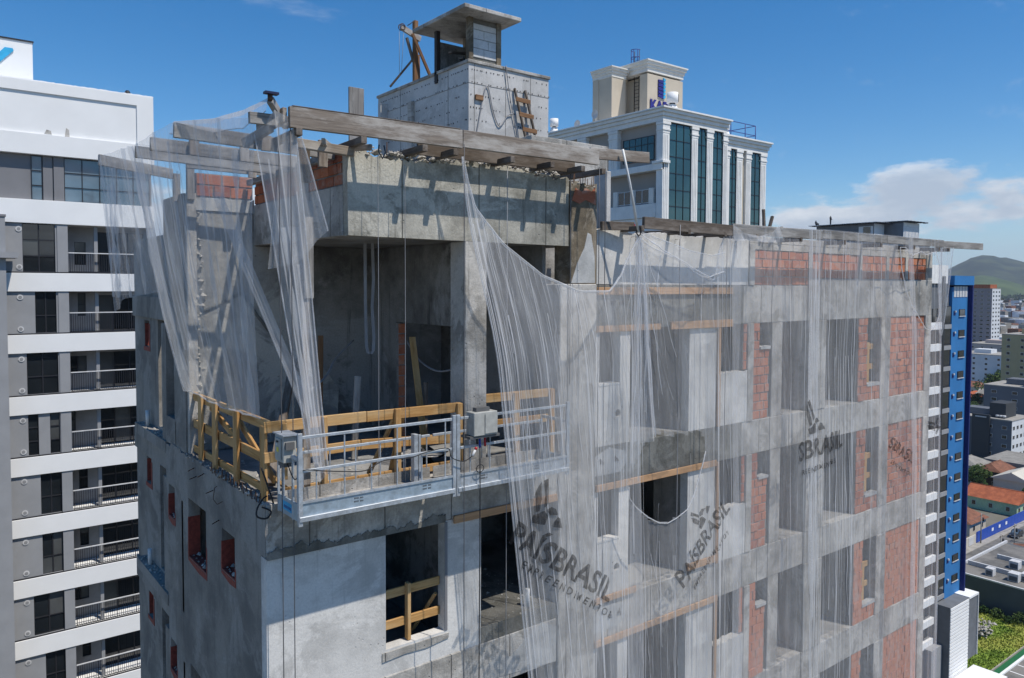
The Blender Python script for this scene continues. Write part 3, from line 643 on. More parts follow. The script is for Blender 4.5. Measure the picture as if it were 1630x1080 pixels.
for (x, a, l) in ((11.6, -.4, .5), (11.85, -.9, .35), (12.3, .6, .28), (11.5, .1, .6), (14.9, -.7, .33)): MB().beam((x, -.1, 37.15), (x + l * math.sin(-a), -.1, 37.15 + l * math.cos(a)), .07, .05).build('prop_stub', 'timber_dark', rt)
B(7.0, 7.3, -.06, .05, 37.1, 37.2).build('red_cap', 'red_plastic', rt)
MB().tube([(6.42, -.56, 38.48), (6.62, -.55, 37.9), (6.9, -.52, 37.0)], .022, 8).build('tie_rod', 'pvc', None, 'thin pale rod leaning from the upper timber to the net hook', 'rod')
# hoist on the tower
hs = empty('timber_hoist', (7.1, 8.0, 41.44), 'brown timber hoist post with pulley and braces on the roof tower', 'hoist')
MB().beam((7.13, 8, 41.44), (7.13, 8, 43.2), .12, .12, (0, 1, 0)).build('post', 'timber_brown', hs)
MB().beam((7.22, 8.02, 41.44), (7.2, 8.02, 42.3), .1, .12, (0, 1, 0)).build('post_splice', 'timber_brown', hs)
MB().beam((6.66, 7.95, 42.93), (7.26, 7.95, 42.72), .07, .15).build('arm', 'timber_old', hs)
MB().beam((6.98, 7.9, 42.8), (7.55, 7.7, 41.46), .09, .07).build('brace', 'timber_brown', hs)
MB().beam((6.86, 8.0, 42.7), (7.1, 8.05, 42.1), .07, .06).build('brace', 'timber_dark', hs)
MB().beam((7.12, 8.1, 42.2), (6.62, 8.5, 41.44), .05, .05).build('brace', 'timber_dark', hs)
MB().beam((7.45, 7.9, 41.44), (7.75, 7.7, 41.5), .14, .16).build('foot_block', 'timber_brown', hs)
m = MB()
for y in (7.9, 7.99): m.tube([(6.68 + .08 * math.cos(t), y, 42.93 + .08 * math.sin(t)) for t in [i * .524 for i in range(13)]], .012, 5)
m.build('pulley_wheel', 'steel_rust', hs)
MB().tube([(6.6, 7.94, 42.9), (6.6, 7.94, 41.6)], .006, 4).tube([(6.74, 7.94, 42.9), (6.66, 7.94, 41.7)], .006, 4).build('pulley_rope', 'rope_grey', hs)
MB().tube([(6.85, 7.93, 43.0), (7.1, 7.95, 43.2)], .012, 5).build('stay_wire', 'steel_dark', hs)
# ladder
ld = empty('wooden_ladder', (8.5, 4.8, 38.9), 'short rough wooden ladder leaning on the lit face of the roof tower', 'ladder')
for (x0, x1) in ((8.2, 8.62), (8.54, 8.95)): MB().beam((x0, 4.95, 40.95), (x1, 4.75, 39.0), .05, .06, (0, 1, 0)).build('stile', 'timber_dark', ld)
for i in range(5):
    t = .14 + i * .19; MB().beam((8.2 + .42 * t - .05, 4.93 - .2 * t, 40.95 - 1.95 * t), (8.54 + .41 * t + .08, 4.93 - .2 * t, 40.93 - 1.95 * t), .03, .11).build('rung', 'timber_brown', ld)
def cable(name, pts, r, mat, label, cat='cable', group=None, n=6):
    # smooth the polyline a little
    P = [Vector(p) for p in pts]; out = []
    for i in range(len(P) - 1):
        p0, p1, p2, p3 = P[max(i - 1, 0)], P[i], P[i + 1], P[min(i + 2, len(P) - 1)]
        for k in range(5):
            t = k / 5; out.append(.5 * ((2 * p1) + (p2 - p0) * t + (2 * p0 - 5 * p1 + 4 * p2 - p3) * t * t + (3 * p1 - p0 - 3 * p2 + p3) * t ** 3))
    out.append(P[-1]); return MB().tube(out, r, n).build(name, mat, None, label, cat, group)
cable('hose', [(6.98, 4.97, 39.3), (7.1, 4.97, 39.9), (7.28, 4.97, 40.7), (7.4, 4.97, 40.85), (7.55, 4.97, 40.3), (7.75, 4.97, 39.95), (8.0, 4.96, 40.25), (8.15, 4.96, 40.3)], .014, 'rope_grey', 'thin grey hose looping across the lit face of the roof tower')
cable('hose', [(7.92, 4.94, 41.46), (8.02, 4.95, 40.9), (8.16, 4.96, 40.3), (8.3, 4.95, 39.8), (8.28, 4.95, 39.6)], .012, 'rope_grey', 'thin hose hanging down beside the wooden ladder')
# ================================================================== guard rails
def rail_guard(name, label, posts, rails, extra=(), mat='pine_new', group='raw pine guard rails'):
    base = posts[0][0]; g = empty(name, base, label, 'guard rail', group)
    for (p, h_, w_, dp, ax) in posts:
        MB().beam(p, (p[0], p[1], p[2] + h_), w_, dp, (0, 1, 0) if ax == 'y' else (1, 0, 0)).build('post', mat, g)
    for (p, q, w_, h_) in rails: MB().beam(p, q, w_, h_).build('rail', mat, g)
    for (p, q, w_, h_) in extra: MB().beam(p, q, w_, h_).build('brace', mat, g)
    return g
z0 = 32.93
rail_guard('timber_guardrail', 'raw pine guard rail along the shaded left edge of the terrace', [((.06, y, z0), h_, .2, .045, 'x') for y, h_ in ((4.08, 1.08), (3.3, 1.16), (2.5, 1.14), (1.42, 1.13), (.24, 1.06))],
           [((.12, 4.15, 33.99), (.12, .18, 34.0), .04, .15), ((.12, 4.15, 33.5), (.12, .2, 33.5), .04, .15), ((.12, 4.1, 33.04), (.12, .25, 33.06), .04, .12)],
           [((.17, 3.1, 33.9), (.17, 1.4, 33.45), .04, .12), ((.17, 1.6, 33.85), (.2, .2, 33.2), .04, .12), ((.2, .4, 33.25), (.5, .5, 32.97), .06, .05)])
rail_guard('timber_guardrail', 'raw pine guard rail along the front edge behind the hanging platform', [((.9, .06, z0), 1.14, .06, .12, 'y'), ((2.12, .06, z0), 1.14, .10, .06, 'y'), ((3.28, .06, z0), 1.12, .10, .06, 'y'), ((.3, .06, z0 + .3), .8, .07, .05, 'y')],
           [((.02, .11, 33.99), (1.6, .11, 33.99), .04, .16), ((1.61, .11, 33.985), (3.34, .11, 33.975), .04, .16), ((.02, .11, 33.56), (1.5, .11, 33.57), .04, .15), ((1.51, .11, 33.57), (3.34, .11, 33.46), .04, .15), ((.3, .11, 33.04), (3.3, .11, 33.04), .04, .12)],
           [((2.1, .14, 33.9), (1.95, .7, 32.95), .09, .04), ((2.25, .14, 33.9), (2.35, .7, 32.95), .08, .04)])
rail_guard('timber_guardrail', 'pine guard rail behind the veil of net right of the terrace column', [((4.48, .06, z0), 1.2, .12, .05, 'y'), ((5.3, .06, z0), 1.2, .10, .06, 'y')],
           [((3.82, .11, 34.07), (5.36, .11, 34.06), .04, .15), ((3.82, .11, 33.62), (5.36, .11, 33.6), .04, .14)])
rail_guard('timber_guardrail', 'pine guard rail inside the large dark window below the platform', [((2.32, .1, 30.33), .92, .06, .1, 'y')],
           [((1.88, .15, 31.12), (2.94, .15, 31.13), .04, .14), ((1.88, .15, 30.63), (2.94, .15, 30.63), .04, .14)], [((2.9, .2, 30.9), (2.7, .6, 30.2), .08, .05)])
for k, lab in ((0, 'small pine guard in the topmost brick-framed window'), (1, 'small pine guard in the second brick-framed window from the top'), (2, 'small pine guard in the third brick-framed window from the top')):
    zb = FT[k + 1]
    rail_guard('timber_guardrail', lab, [((16.72, .16, zb + .45), 1.1, .16, .05, 'y')], [((16.43, .2, zb + 1.42), (17.1, .2, zb + 1.43), .04, .15), ((16.43, .2, zb + .88), (17.1, .2, zb + .88), .04, .15)])
# loose timber and straps in the terrace
def one(name, m, mat, label, cat, group=None):
    if name == 'leaning_timber': group = 'timbers leaning in the terrace'
    return m.build(name, mat, None, label, cat, group)
one('leaning_board', MB().beam((3.72, 2.35, 35.0), (3.3, 1.15, 32.95), .12, .04), 'pine_new', 'orange pine board leaning in the dark doorway of the terrace', 'board')
one('leaning_timber', MB().beam((1.3, 2.2, 34.7), (.35, .75, 33.0), .12, .1), 'timber_dark', 'thick dark timber leaning behind the left guard rail', 'timber')
one('leaning_timber', MB().beam((2.45, 3.7, 35.0), (2.2, 3.2, 33.0), .1, .06), 'timber_brown', 'brown timber leaning against the dark terrace back wall', 'timber')
one('leaning_timber', MB().beam((2.3, 1.8, 34.4), (2.2, 1.75, 32.95), .11, .05), 'timber_grey', 'short grey plank standing behind the front guard rail', 'timber')
one('leaning_timber', MB().beam((3.66, 1.75, 34.2), (3.62, 1.7, 32.95), .07, .05), 'timber_dark', 'short dark stake standing beside the orange leaning board', 'timber')
def ribbon(pts, wd):
    m = MB(); vs = []; P = [Vector(p) for p in pts]
    for p in P: vs += [p + Vector((-wd / 2, 0, 0)), p + Vector((wd / 2, 0, 0)), p + Vector((wd / 2, .006, 0)), p + Vector((-wd / 2, .006, 0))]
    fs = []
    for i in range(len(P) - 1):
        a, b = 4 * i, 4 * i + 4
        for k in range(4): fs.append((a + k, a + (k + 1) % 4, b + (k + 1) % 4, b + k))
    return m.add(vs, fs)
lp = [(2.30, 1.5, 36.72), (2.30, 1.49, 35.6), (2.31, 1.48, 34.95), (2.34, 1.48, 34.83), (2.39, 1.48, 34.8), (2.44, 1.48, 34.86), (2.46, 1.49, 35.1), (2.43, 1.5, 35.6), (2.46, 1.5, 36.1), (2.44, 1.5, 36.72)]
one('hanging_strap', ribbon(lp, .055), 'rope_grey', 'pale webbing strap hanging in a loop from the terrace ceiling', 'strap')
cable('sagging_strap', [(.7, .4, 34.4), (1.2, 1.2, 34.33), (1.9, 2.2, 34.4), (2.4, 2.9, 34.62), (3.0, 3.4, 34.9)], .02, 'rope_grey', 'pale strap sagging across the dark terrace', 'strap')
cable('loose_cable', [(3.75, 2.6, 34.9), (3.8, 2.2, 34.55), (3.85, 1.6, 34.4), (3.9, .9, 34.55)], .018, 'rope_grey', 'grey conduit sagging in the dark doorway')
one('tilted_sheet', MB().beam((2.6, .35, 33.2), (3.2, .9, 33.12), .7, .015), 'beam_concrete', 'pale board lying tilted on the terrace floor', 'board')
rocks(120, (.2, 3.2, .2, 3.0, 32.93, 32.94), .01, .05, 77).build('floor_rubble', 'rubble', None, 'small grey rubble strewn over the terrace floor', 'rubble', kind='stuff')
one('tool_pile', rocks(16, (2.9, 3.25, .5, .9, 32.95, 33.2), .06, .14, 5), 'black_rubber', 'dark heap of tools beside the terrace column', 'tools')
# ================================================================== suspended platform
pf = empty('suspended_platform', (2.5, -.47, 32.85), 'galvanised steel suspended work platform hanging at the terrace edge', 'work platform')
YF, YB, X0, X1, XM = -.82, -.12, .14, 4.9, 2.62
def bar(p, q, w_, h_, name, mat='galvanised'): MB().beam(p, q, w_, h_, ch=.003).build(name, mat, pf)
for xa, xb, mt in ((X0, XM - .03, 'galv_blue'), (XM + .03, X1, 'galvanised')):
    B(xa, xb, YF, YB, 32.93, 32.95).build('deck', 'beam_concrete', pf)
    m = MB(); m.box(xa, xb, YF - .012, YF - .002, 32.93, 33.1); m.build('toe_board', mt, pf)
    MB().box(xa, xb, YF - .05, YF, 32.86, 32.93, .006).build('channel', 'galvanised', pf); MB().box(xa, xb, YF - .03, YF + .01, 33.1, 33.13).build('channel', 'galvanised', pf)
    B(xa, xb, YB - .01, YB, 32.93, 33.12).build('toe_board', 'beam_concrete', pf)
    for y, zs in ((YF, (33.98, 33.53)), (YB, (33.62,))):
        for z in zs: bar((xa, y, z), (xb, y, z), .035, .04, 'handrail')
    n = 6
    for i in range(n):
        x = xa + (xb - xa) * (i + .5) / n + .05
        bar((x, YF, 33.13), (x, YF, 33.97 if i % 2 else 33.52), .018, .018, 'baluster'); bar((x + .1, YB, 33.12), (x + .1, YB, 33.61), .018, .018, 'baluster')
    for i in range(5): B(xa + i * .5, xa + i * .5 + .06, YF + .02, YB - .02, 32.86, 32.928).build('cross_member', 'galvanised', pf)
for x in (X0, X1):
    for y in (YF, (YF + YB) / 2 + .17, (YF + YB) / 2 - .17, YB): bar((x, y, 32.85), (x, y, 33.72), .03, .03, 'end_bar')
    B(x - .012, x + .012, YF + .02, YB - .02, 32.87, 33.1).build('end_panel', 'galv_blue', pf)
    bar((x, YF, 33.7), (x, YB, 33.7), .04, .05, 'end_rail')
for x in (X0 + .02, XM - .035, XM + .035, X1 - .02):
    bar((x, YF - .01, 32.8), (x, YF - .01, 34.04), .06, .05, 'corner_post')
bar((2.2, YB - .2, 32.95), (2.2, YB - .2, 33.72), .07, .1, 'stirrup_post'); bar((2.28, YB - .2, 32.95), (2.28, YB - .2, 33.7), .04, .05, 'stirrup_post')
m = MB()
for xx, zz in [(x + i * .018, z) for x in (.92, 2.02, 3.05, 4.1) for i in range(9) for z in (33.035, 32.99)]:
    if (int(xx * 1000) * 7) % 5: m.box(xx, xx + .010, YF - .0145, YF - .0125, zz, zz + .03 * (.6 + .4 * ((int(xx * 999) % 3) / 2)))
m.build('stencil_mark', 'steel_dark', pf)
B(X0 - .0145, X0 - .0125, -.62, -.3, 32.93, 33.05).build('name_plate', 'sign_cyan', pf); m = MB()
for i in range(6): m.box(X0 - .0165, X0 - .0146, -.6 + i * .045, -.575 + i * .045, 32.96, 33.0)
m.build('plate_lettering', 'sign_blue', pf)
# control box at the left end, motor box in the middle
cb = B(.02, .2, -.62, -.32, 33.62, 33.98, .008).build('control_box', 'box_grey', pf)
B(.0, .018, -.56, -.36, 33.66, 33.94, .004).build('door', 'box_grey', cb); B(-.004, -.001, -.5, -.43, 33.76, 33.82).build('sticker', 'yellow_sticker', cb); B(-.004, -.001, -.45, -.41, 33.84, 33.87).build('sticker', 'white_line', cb)
for y in (-.49, -.46): MB().tube([(-.004, y, 33.9), (-.02, y, 33.9)], .012, 8).build('button', 'black_rubber', cb)
B(.0, .22, -.66, -.28, 33.985, 34.0).build('lid', 'galvanised', cb); B(.04, .16, -.66, -.625, 33.8, 33.9).build('connector', 'box_dark', cb); B(.05, .17, -.55, -.35, 33.55, 33.618).build('hoist_mount', 'box_dark', cb)
mb = B(2.86, 3.3, -.97, -.75, 33.7, 34.06, .008).build('motor_box', 'box_grey', pf)
B(3.06, 3.29, -.985, -.975, 33.73, 34.03).build('door', 'box_grey', mb); B(2.95, 3.2, -.9, -.8, 34.062, 34.12).build('cable_tray', 'box_dark', mb); B(2.8, 3.36, -.95, -.7, 33.66, 33.698).build('shelf', 'box_dark', mb)
for x, c, l in ((2.98, 'black_rubber', .1), (3.03, 'blue_plastic', .16), (3.13, 'red_plastic', .15), (3.2, 'black_rubber', .1)):
    MB().tube([(x, -.87, 33.66), (x, -.88, 33.66 - l)], .018, 8).build('plug', c, mb)
MB().tube([(2.93, -.9, 33.48), (2.86, -.92, 33.4)], .02, 8).build('plug', 'white_line', mb); MB().tube([(2.95, -.9, 33.52), (2.93, -.9, 33.48)], .022, 8).build('plug', 'red_plastic', mb)
MB().tube([(3.02 + .07 * math.cos(t), -.9, 33.18 + .06 * math.sin(t)) for t in [i * .45 for i in range(15)]], .007, 5).build('cable_coil', 'black_rubber', mb)
cable('power_cable', [(.1, -.55, 33.6), (.12, -.75, 33.42), (.2, -.85, 33.55), (.5, -.86, 33.5), (.8, -.86, 33.45), (1.1, -.86, 33.42), (1.4, -.85, 33.52), (1.8, -.86, 33.5), (2.1, -.86, 33.55), (2.45, -.87, 33.56), (2.5, -.9, 33.42), (2.7, -.92, 33.34), (2.86, -.92, 33.4)], .008, 'black_rubber', 'black power cable looped along the platform handrail')
cable('power_cable', [(3.03, -.88, 33.5), (3.02, -.9, 33.0), (3.02, -.9, 32.0), (3.02, -.88, 29.0), (3.02, -.88, 25.0)], .009, 'black_rubber', 'black cable hanging straight down below the motor box')
cable('power_cable', [(.05, .1, 33.02), (-.02, .06, 33.0), (-.12, .0, 32.9), (-.14, -.05, 32.8), (-.02, -.08, 32.76), (.05, -.06, 32.84), (-.05, .02, 32.9)], .012, 'black_rubber', 'tangled black cable at the terrace corner')
cable('power_cable', [(.08, -.08, 32.95), (.0, .02, 33.3), (-.04, .06, 33.45)], .012, 'black_rubber', 'short black cable sticking up at the terrace corner')
for i, (x, z1, z0_, y, lab) in enumerate(((.06, 38.2, 22, -.45, 'thin steel rope left of the platform'), (.2, 38.1, 22, -.5, 'thin steel rope at the platform left end'), (1.6, 37.9, 33.0, -.3, 'thin rope in front of the stained fascia'), (2.05, 37.8, 33.0, -.3, 'second thin rope in front of the stained fascia'), (2.72, 38.1, 22, -.9, 'thin steel rope beside the platform joint'), (4.1, 38.0, 22, -.15, 'pale thin rope across the open bay'), (5.85, 38.1, 22, -.55, 'thin steel rope in front of the big column'), (6.0, 38.1, 22, -.55, 'second steel rope in front of the big column'), (8.05, 37.2, 22, -.55, 'pale rope crossing the torn hole in the net'), (9.6, 37.2, 22, -.5, 'pale rope in front of the narrow white panels'), (11.2, 37.2, 22, -.52, 'steel rope in front of the brick strip'))):
    cable('steel_rope', [(x, y, z1), (x + .005, y, (z1 + z0_) / 2), (x, y, z0_)], .0045 if 'fascia' in lab else .007, 'wire' if 'steel' in lab else 'rope_grey', lab, 'rope', 'thin ropes hanging down the facade', n=5)
for x0_, x1_ in ((4.82, 4.95), (5.05, 5.15)): cable('steel_rope', [(5.45 + x0_ * .02, -.12, 38.1), (5.46 + x0_ * .02, -.12, 36.0), (5.46 + x0_ * .02, -.12, 34.2)], .006, 'wire', ('left' if x0_ < 5 else 'right') + ' one of two thin ropes at the right end of the fascia', 'rope', 'ropes at the right end of the fascia', n=5)
# ================================================================== nets
def lerp_list(P, t):
    n = len(P) - 1; f = min(max(t, 0), 1) * n; i = min(int(f), n - 1); k = f - i
    return P[i].lerp(P[i + 1], k)
def sm(a, b, x):
    t = min(max((x - a) / (b - a), 0), 1); return t * t * (3 - 2 * t)
def inside(poly, x, z):
    c = False; n = len(poly)
    for i in range(n):
        x0, z0_ = poly[i]; x1, z1 = poly[(i + 1) % n]
        if (z0_ > z) != (z1 > z) and x < (x1 - x0) * (z - z0_) / (z1 - z0_) + x0: c = not c
    return c
class Net:
    """sheet hung between a top line and a bottom line, with folds that run down the sheet"""
    def __init__(s, top, bot, amp=.05, nrm=(0, -1, 0), basey=None, seed=0, sag=0, freq=1.0):
        s.top = [Vector(p) for p in top]; s.bot = [Vector(p) for p in bot]; s.amp = amp; s.n = Vector(nrm).normalized(); s.by = basey; s.sag = sag
        rr = random.Random(seed); s.W = max((s.bot[-1] - s.bot[0]).length, (s.top[-1] - s.top[0]).length)
        s.wv = [(rr.uniform(2.2, 4.5) * freq, rr.uniform(0, 6), .5), (rr.uniform(6, 9) * freq, rr.uniform(0, 6), .3), (rr.uniform(12, 19) * freq, rr.uniform(0, 6), .2), (rr.uniform(24, 34) * freq, rr.uniform(0, 6), .1)]
    def at(s, u, v, off=0):
        a, b = lerp_list(s.top, u), lerp_list(s.bot, u); p = a.lerp(b, v)
        if s.by: p.y = s.by(p.x, p.z)
        U = u * s.W; d = sum(A * math.sin(k * U + ph + .8 * math.sin(1.1 * v * 3 + k)) for k, ph, A in s.wv) * s.amp
        p += s.n * (d * min(1, .25 + 2.2 * v) + off + s.sag * math.sin(math.pi * v)); return p
    def inv(s, x, z):
        best = (1e9, 0, 0)
        for i in range(121):
            u = i / 120; a, b = lerp_list(s.top, u), lerp_list(s.bot, u); v = (z - a.z) / (b.z - a.z); xx = a.x + (b.x - a.x) * v
            if abs(xx - x) < best[0]: best = (abs(xx - x), u, v)
        return best[1], best[2]
    def sheet(s, root, nu=140, nv=60, holes=(), mat='net', name='sheet', u0=0, u1=1, v0=0, v1=1):
        vs = []; gs = []; fs = []; m = MB()
        for j in range(nv + 1):
            for i in range(nu + 1):
                u = u0 + (u1 - u0) * i / nu; v = v0 + (v1 - v0) * j / nv; p = s.at(u, v); vs.append(p); gs.append((u * s.W, v * (lerp_list(s.top, u) - lerp_list(s.bot, u)).length, 0))
        for j in range(nv):
            for i in range(nu):
                a = j * (nu + 1) + i
                if holes:
                    c = (vs[a] + vs[a + nu + 2]) / 2
                    if any(inside(h, c.x, c.z) for h in holes): continue
                fs.append((a, a + 1, a + nu + 2, a + nu + 1))
        m.add(vs, fs, gs, True); return m.build(name, mat, root)
    def fold(s, root, u, v0, v1, r, mat='net_hem', du=0, n=40, name='fold'):
        pts = [s.at(u + du * (k / n) + .0015 * math.sin(k * .7 + u * 40), v0 + (v1 - v0) * k / n, .012) for k in range(n + 1)]
        vs = []; gs = []; fs = []; rr = random.Random(int(u * 9999)); ph = rr.uniform(0, 6)
        for k, p in enumerate(pts):
            d = (pts[min(k + 1, n)] - pts[max(k - 1, 0)]).normalized(); sd = d.cross(s.n).normalized(); w_ = r * (.65 + .35 * math.sin(k * .55 + ph))
            vs += [p - sd * w_ * 2, p + s.n * w_ * .8, p + sd * w_ * 2]; gs += [(u * s.W, k * .1, 0), (u * s.W + .02, k * .1, 0), (u * s.W + .04, k * .1, 0)]
        for k in range(n): fs += [(3 * k, 3 * k + 1, 3 * k + 4, 3 * k + 3), (3 * k + 1, 3 * k + 2, 3 * k + 5, 3 * k + 4)]
        return MB().add(vs, fs, gs, True).build(name, mat, root)
    def hem(s, root, pts, r=.02, mat='net_dense'):
        r *= .8
        return MB().tube(pts, r, 6).build('hem', mat, root)
    def text(s, root, body, x, z, size, ang, shear=0, off=.02, sx=1.0, name='lettering', spacing=1.0, sz=1.0):
        cu = bpy.data.curves.new('t', 'FONT'); cu.body = body; cu.size = size; cu.space_character = spacing; cu.resolution_u = 3; cu.offset = size * .022
        ob = bpy.data.objects.new('t', cu); COL.objects.link(ob); dg = bpy.context.evaluated_depsgraph_get(); me = bpy.data.meshes.new_from_object(ob.evaluated_get(dg))
        bm = bmesh.new(); bm.from_mesh(me); bmesh.ops.triangulate(bm, faces=bm.faces[:])
        for _ in range(2):
            lng = [e for e in bm.edges if e.calc_length() > size * .18]
            if lng: bmesh.ops.subdivide_edges(bm, edges=lng, cuts=1); bmesh.ops.triangulate(bm, faces=bm.faces[:])
        c, s_ = math.cos(ang), math.sin(ang); vs = []
        for v in bm.verts:
            a, b = v.co.x * sx, v.co.y * sz; a += shear * b; X = x + a * c - b * s_; Z = z + a * s_ + b * c; u, vv = s.inv(X, Z); p = s.at(u, vv, off); vs.append((X, p.y, Z))
        m = MB(); m.add(vs, [[v.index for v in f.verts] for f in bm.faces]); bm.free(); bpy.data.objects.remove(ob); bpy.data.curves.remove(cu); bpy.data.meshes.remove(me)
        return m.build(name, 'net_print', root)
    def shape(s, root, polys, x, z, sc, ang, off=.02, name='emblem'):
        c, s_ = math.cos(ang), math.sin(ang); m = MB()
        for poly in polys:
            vs = []
            P = []
            for i in range(len(poly)):
                p, q = poly[i], poly[(i + 1) % len(poly)]
                for k in range(3): P.append((p[0] + (q[0] - p[0]) * k / 3, p[1] + (q[1] - p[1]) * k / 3))
            for a, b in P:
                X = x + sc * (a * c - b * s_); Z = z + sc * (a * s_ + b * c); u, v = s.inv(X, Z); pp = s.at(u, v, off); vs.append((X, pp.y, Z))
            m.add(vs, [list(range(len(vs)))])
        return m.build(name, 'net_print', root)
EMB = [[(-.5, 0), (-.55, .25), (-.3, .3), (-.15, .45), (.0, .32), (.02, 0)], [(-.1, .5), (.05, .62), (.25, .58), (.4, .4), (.2, .38), (.06, .34)], [(.3, 0), (.28, .15), (.42, .34), (.55, .3), (.72, .0)], [(-.45, .34), (-.62, .9), (-.55, 1.35), (-.35, .8), (-.28, .4)], [(-.5, 1.4), (-.35, 1.5), (-.1, .7), (-.2, .55), (-.3, .95)]]
# ---- net falling from the fascia timber over the platform and the big column
def by1(x, z): return -.47 - .52 * sm(7.0, 5.7, x) * sm(37.6, 34.5, z) - .1 * sm(34, 28, z)
n1 = empty('debris_net', (5, -.9, 30), 'torn white debris net fanning down from the fascia over the platform end', 'net', 'torn nets hung on the building')
N1 = Net([(2.98, -.5, 38.0), (3.2, -.5, 37.23), (3.74, -.5, 36.62), (4.4, -.5, 36.17), (5.18, -.5, 35.9), (5.94, -.5, 35.9), (6.41, -.5, 36.2), (6.95, -.5, 36.92)],
         [(4.65, -.9, 22.5), (5.0, -.9, 22.5), (5.35, -.9, 22.5), (5.7, -.9, 22.5), (6.05, -.9, 22.5), (6.4, -.9, 22.5), (6.75, -.9, 22.5), (7.2, -.5, 22.5)], .085, basey=by1, seed=3)
N1.sheet(n1, 150, 70, mat='net_mid')
N1.hem(n1, [N1.at(0, v / 40) for v in range(41)], .016); N1.hem(n1, [N1.at(u / 60, 0) for u in range(61)], .028)
for u, v0, v1, r in ((.02, .02, .95, .006), (.05, .05, .98, .005), (.09, .1, .95, .006), (.13, .02, .5, .006), (.2, .1, .98, .006), (.24, .0, .55, .005), (.3, .2, .98, .006), (.36, .0, .98, .006), (.41, .05, .6, .005), (.46, .3, .98, .006), (.55, 0, .98, .013), (.6, .05, .4, .005), (.68, 0, .35, .005), (.75, .2, .7, .007), (.86, 0, .98, .008), (.93, .0, .4, .01)): N1.fold(n1, u, v0, v1, r)
for i in range(26):
    rr = random.Random(i); N1.fold(n1, rr.uniform(.04, .6), 0, rr.uniform(.12, .35), .004, 'net_dense', du=rr.uniform(.0, .05))
N1.text(n1, 'PAÍSBRASIL', 3.46, 31.98, .52, -.60, off=.03, sx=1.02); N1.text(n1, 'EMPREENDIMENTOS', 3.72, 31.52, .17, -.60, off=.03, spacing=1.62, sx=1.02); N1.shape(n1, EMB, 4.22, 32.1, .5, -.3, off=.03)
# ---- net hung from the hook, with the big torn hole
hole = [(6.84, 32.14), (7.0, 32.6), (7.2, 32.95), (7.36, 33.04), (7.5, 33.12), (7.67, 33.12), (7.9, 33.06), (8.1, 33.1), (8.23, 33.04), (8.45, 33.1), (8.62, 33.08), (8.85, 32.98), (9.02, 32.84), (8.99, 32.6), (8.89, 32.4), (8.72, 32.05), (8.51, 31.75), (8.25, 31.55), (7.98, 31.42), (7.75, 31.36), (7.52, 31.4), (7.25, 31.55), (7.03, 31.75), (6.88, 31.95)]
def by2(x, z): return -.42 - .1 * sm(34, 29, z) + .12 * math.sin(x * 1.3) * sm(36, 33, z)
n2 = empty('debris_net', (8.2, -.5, 30), 'white debris net gathered at a hook, with a large torn hole', 'net', 'torn nets hung on the building')
N2 = Net([(6.93, -.5, 36.95), (7.02, -.5, 36.9), (7.34, -.5, 36.75), (8.07, -.5, 36.55), (8.85, -.5, 36.22), (9.3, -.5, 36.12), (9.42, -.5, 36.7), (9.68, -.5, 37.2), (10.2, -.5, 37.2)],
         [(6.85, -.5, 22.5), (7.3, -.5, 22.5), (7.8, -.5, 22.5), (8.3, -.5, 22.5), (8.9, -.5, 22.5), (9.4, -.5, 22.5), (9.75, -.5, 22.5), (10.1, -.5, 22.5), (10.5, -.5, 22.5)], .085, basey=by2, seed=8)
hr = random.Random(6); hole = [(x + hr.uniform(-.05, .05) * (i < 13), z + hr.uniform(-.05, .05) * (i < 13)) for i, (x, z) in enumerate(hole)]
N2.sheet(n2, 200, 150, [hole])
def yz(x, z):
    u, v = N2.inv(x, z); return N2.at(u, v, .008)
N2.hem(n2, [Vector((x, yz(x, z).y - .01, z)) for x, z in hole[13:] + hole[:1]], .014, 'net_hem')
N2.hem(n2, [N2.at(u / 60, 0) for u in range(61)], .022)
for u, v0, v1, r in ((.04, 0, .3, .014), (.09, 0, .27, .012), (.14, 0, .98, .006), (.2, .02, .24, .007), (.25, .4, .98, .008), (.33, .42, .8, .007), (.4, .4, .98, .009), (.47, .4, .98, .008), (.55, .38, .98, .006), (.62, .1, .98, .006), (.7, .02, .9, .013), (.8, 0, .98, .006), (.9, 0, .98, .008), (.52, 0, .1, .008), (.3, 0, .05, .012)): N2.fold(n2, u, v0, v1, r, du=-.02)
for i in range(30):
    rr = random.Random(i + 50); v0 = rr.choice((0, .02, .42, .5, .6)); N2.fold(n2, rr.uniform(.03, .6), v0, v0 + rr.uniform(.08, .28), .005, 'net_dense', du=rr.uniform(-.03, .05))
N2.text(n2, 'PAÍSBRASIL', 8.08, 30.0, .52, .62, off=.03, sx=.84); N2.text(n2, 'EMPREENDIMENTOS', 8.5, 29.86, .15, .60, off=.03, spacing=1.5, sx=.82); N2.shape(n2, EMB, 8.95, 31.2, .44, .9, off=.03)
MB().tube([(6.9, -.5, 37.08), (6.86, -.5, 37.0), (6.9, -.52, 36.93), (6.97, -.5, 36.96), (7.0, -.5, 37.05)], .014, 6).build('hook', 'steel_dark', n2)
def strand(root, pts, r, mat='net_hem'):
    P = [Vector((x, y, z)) for x, y, z in pts]; out = []
    for i in range(len(P) - 1):
        for k in range(8): out.append(P[i].lerp(P[i + 1], k / 8) + Vector((.008 * math.sin(i * 3 + k), .01 * math.sin(k * .9 + i), 0)))
    out.append(P[-1]); MB().tube(out, r, 5).build('fold', mat, root)
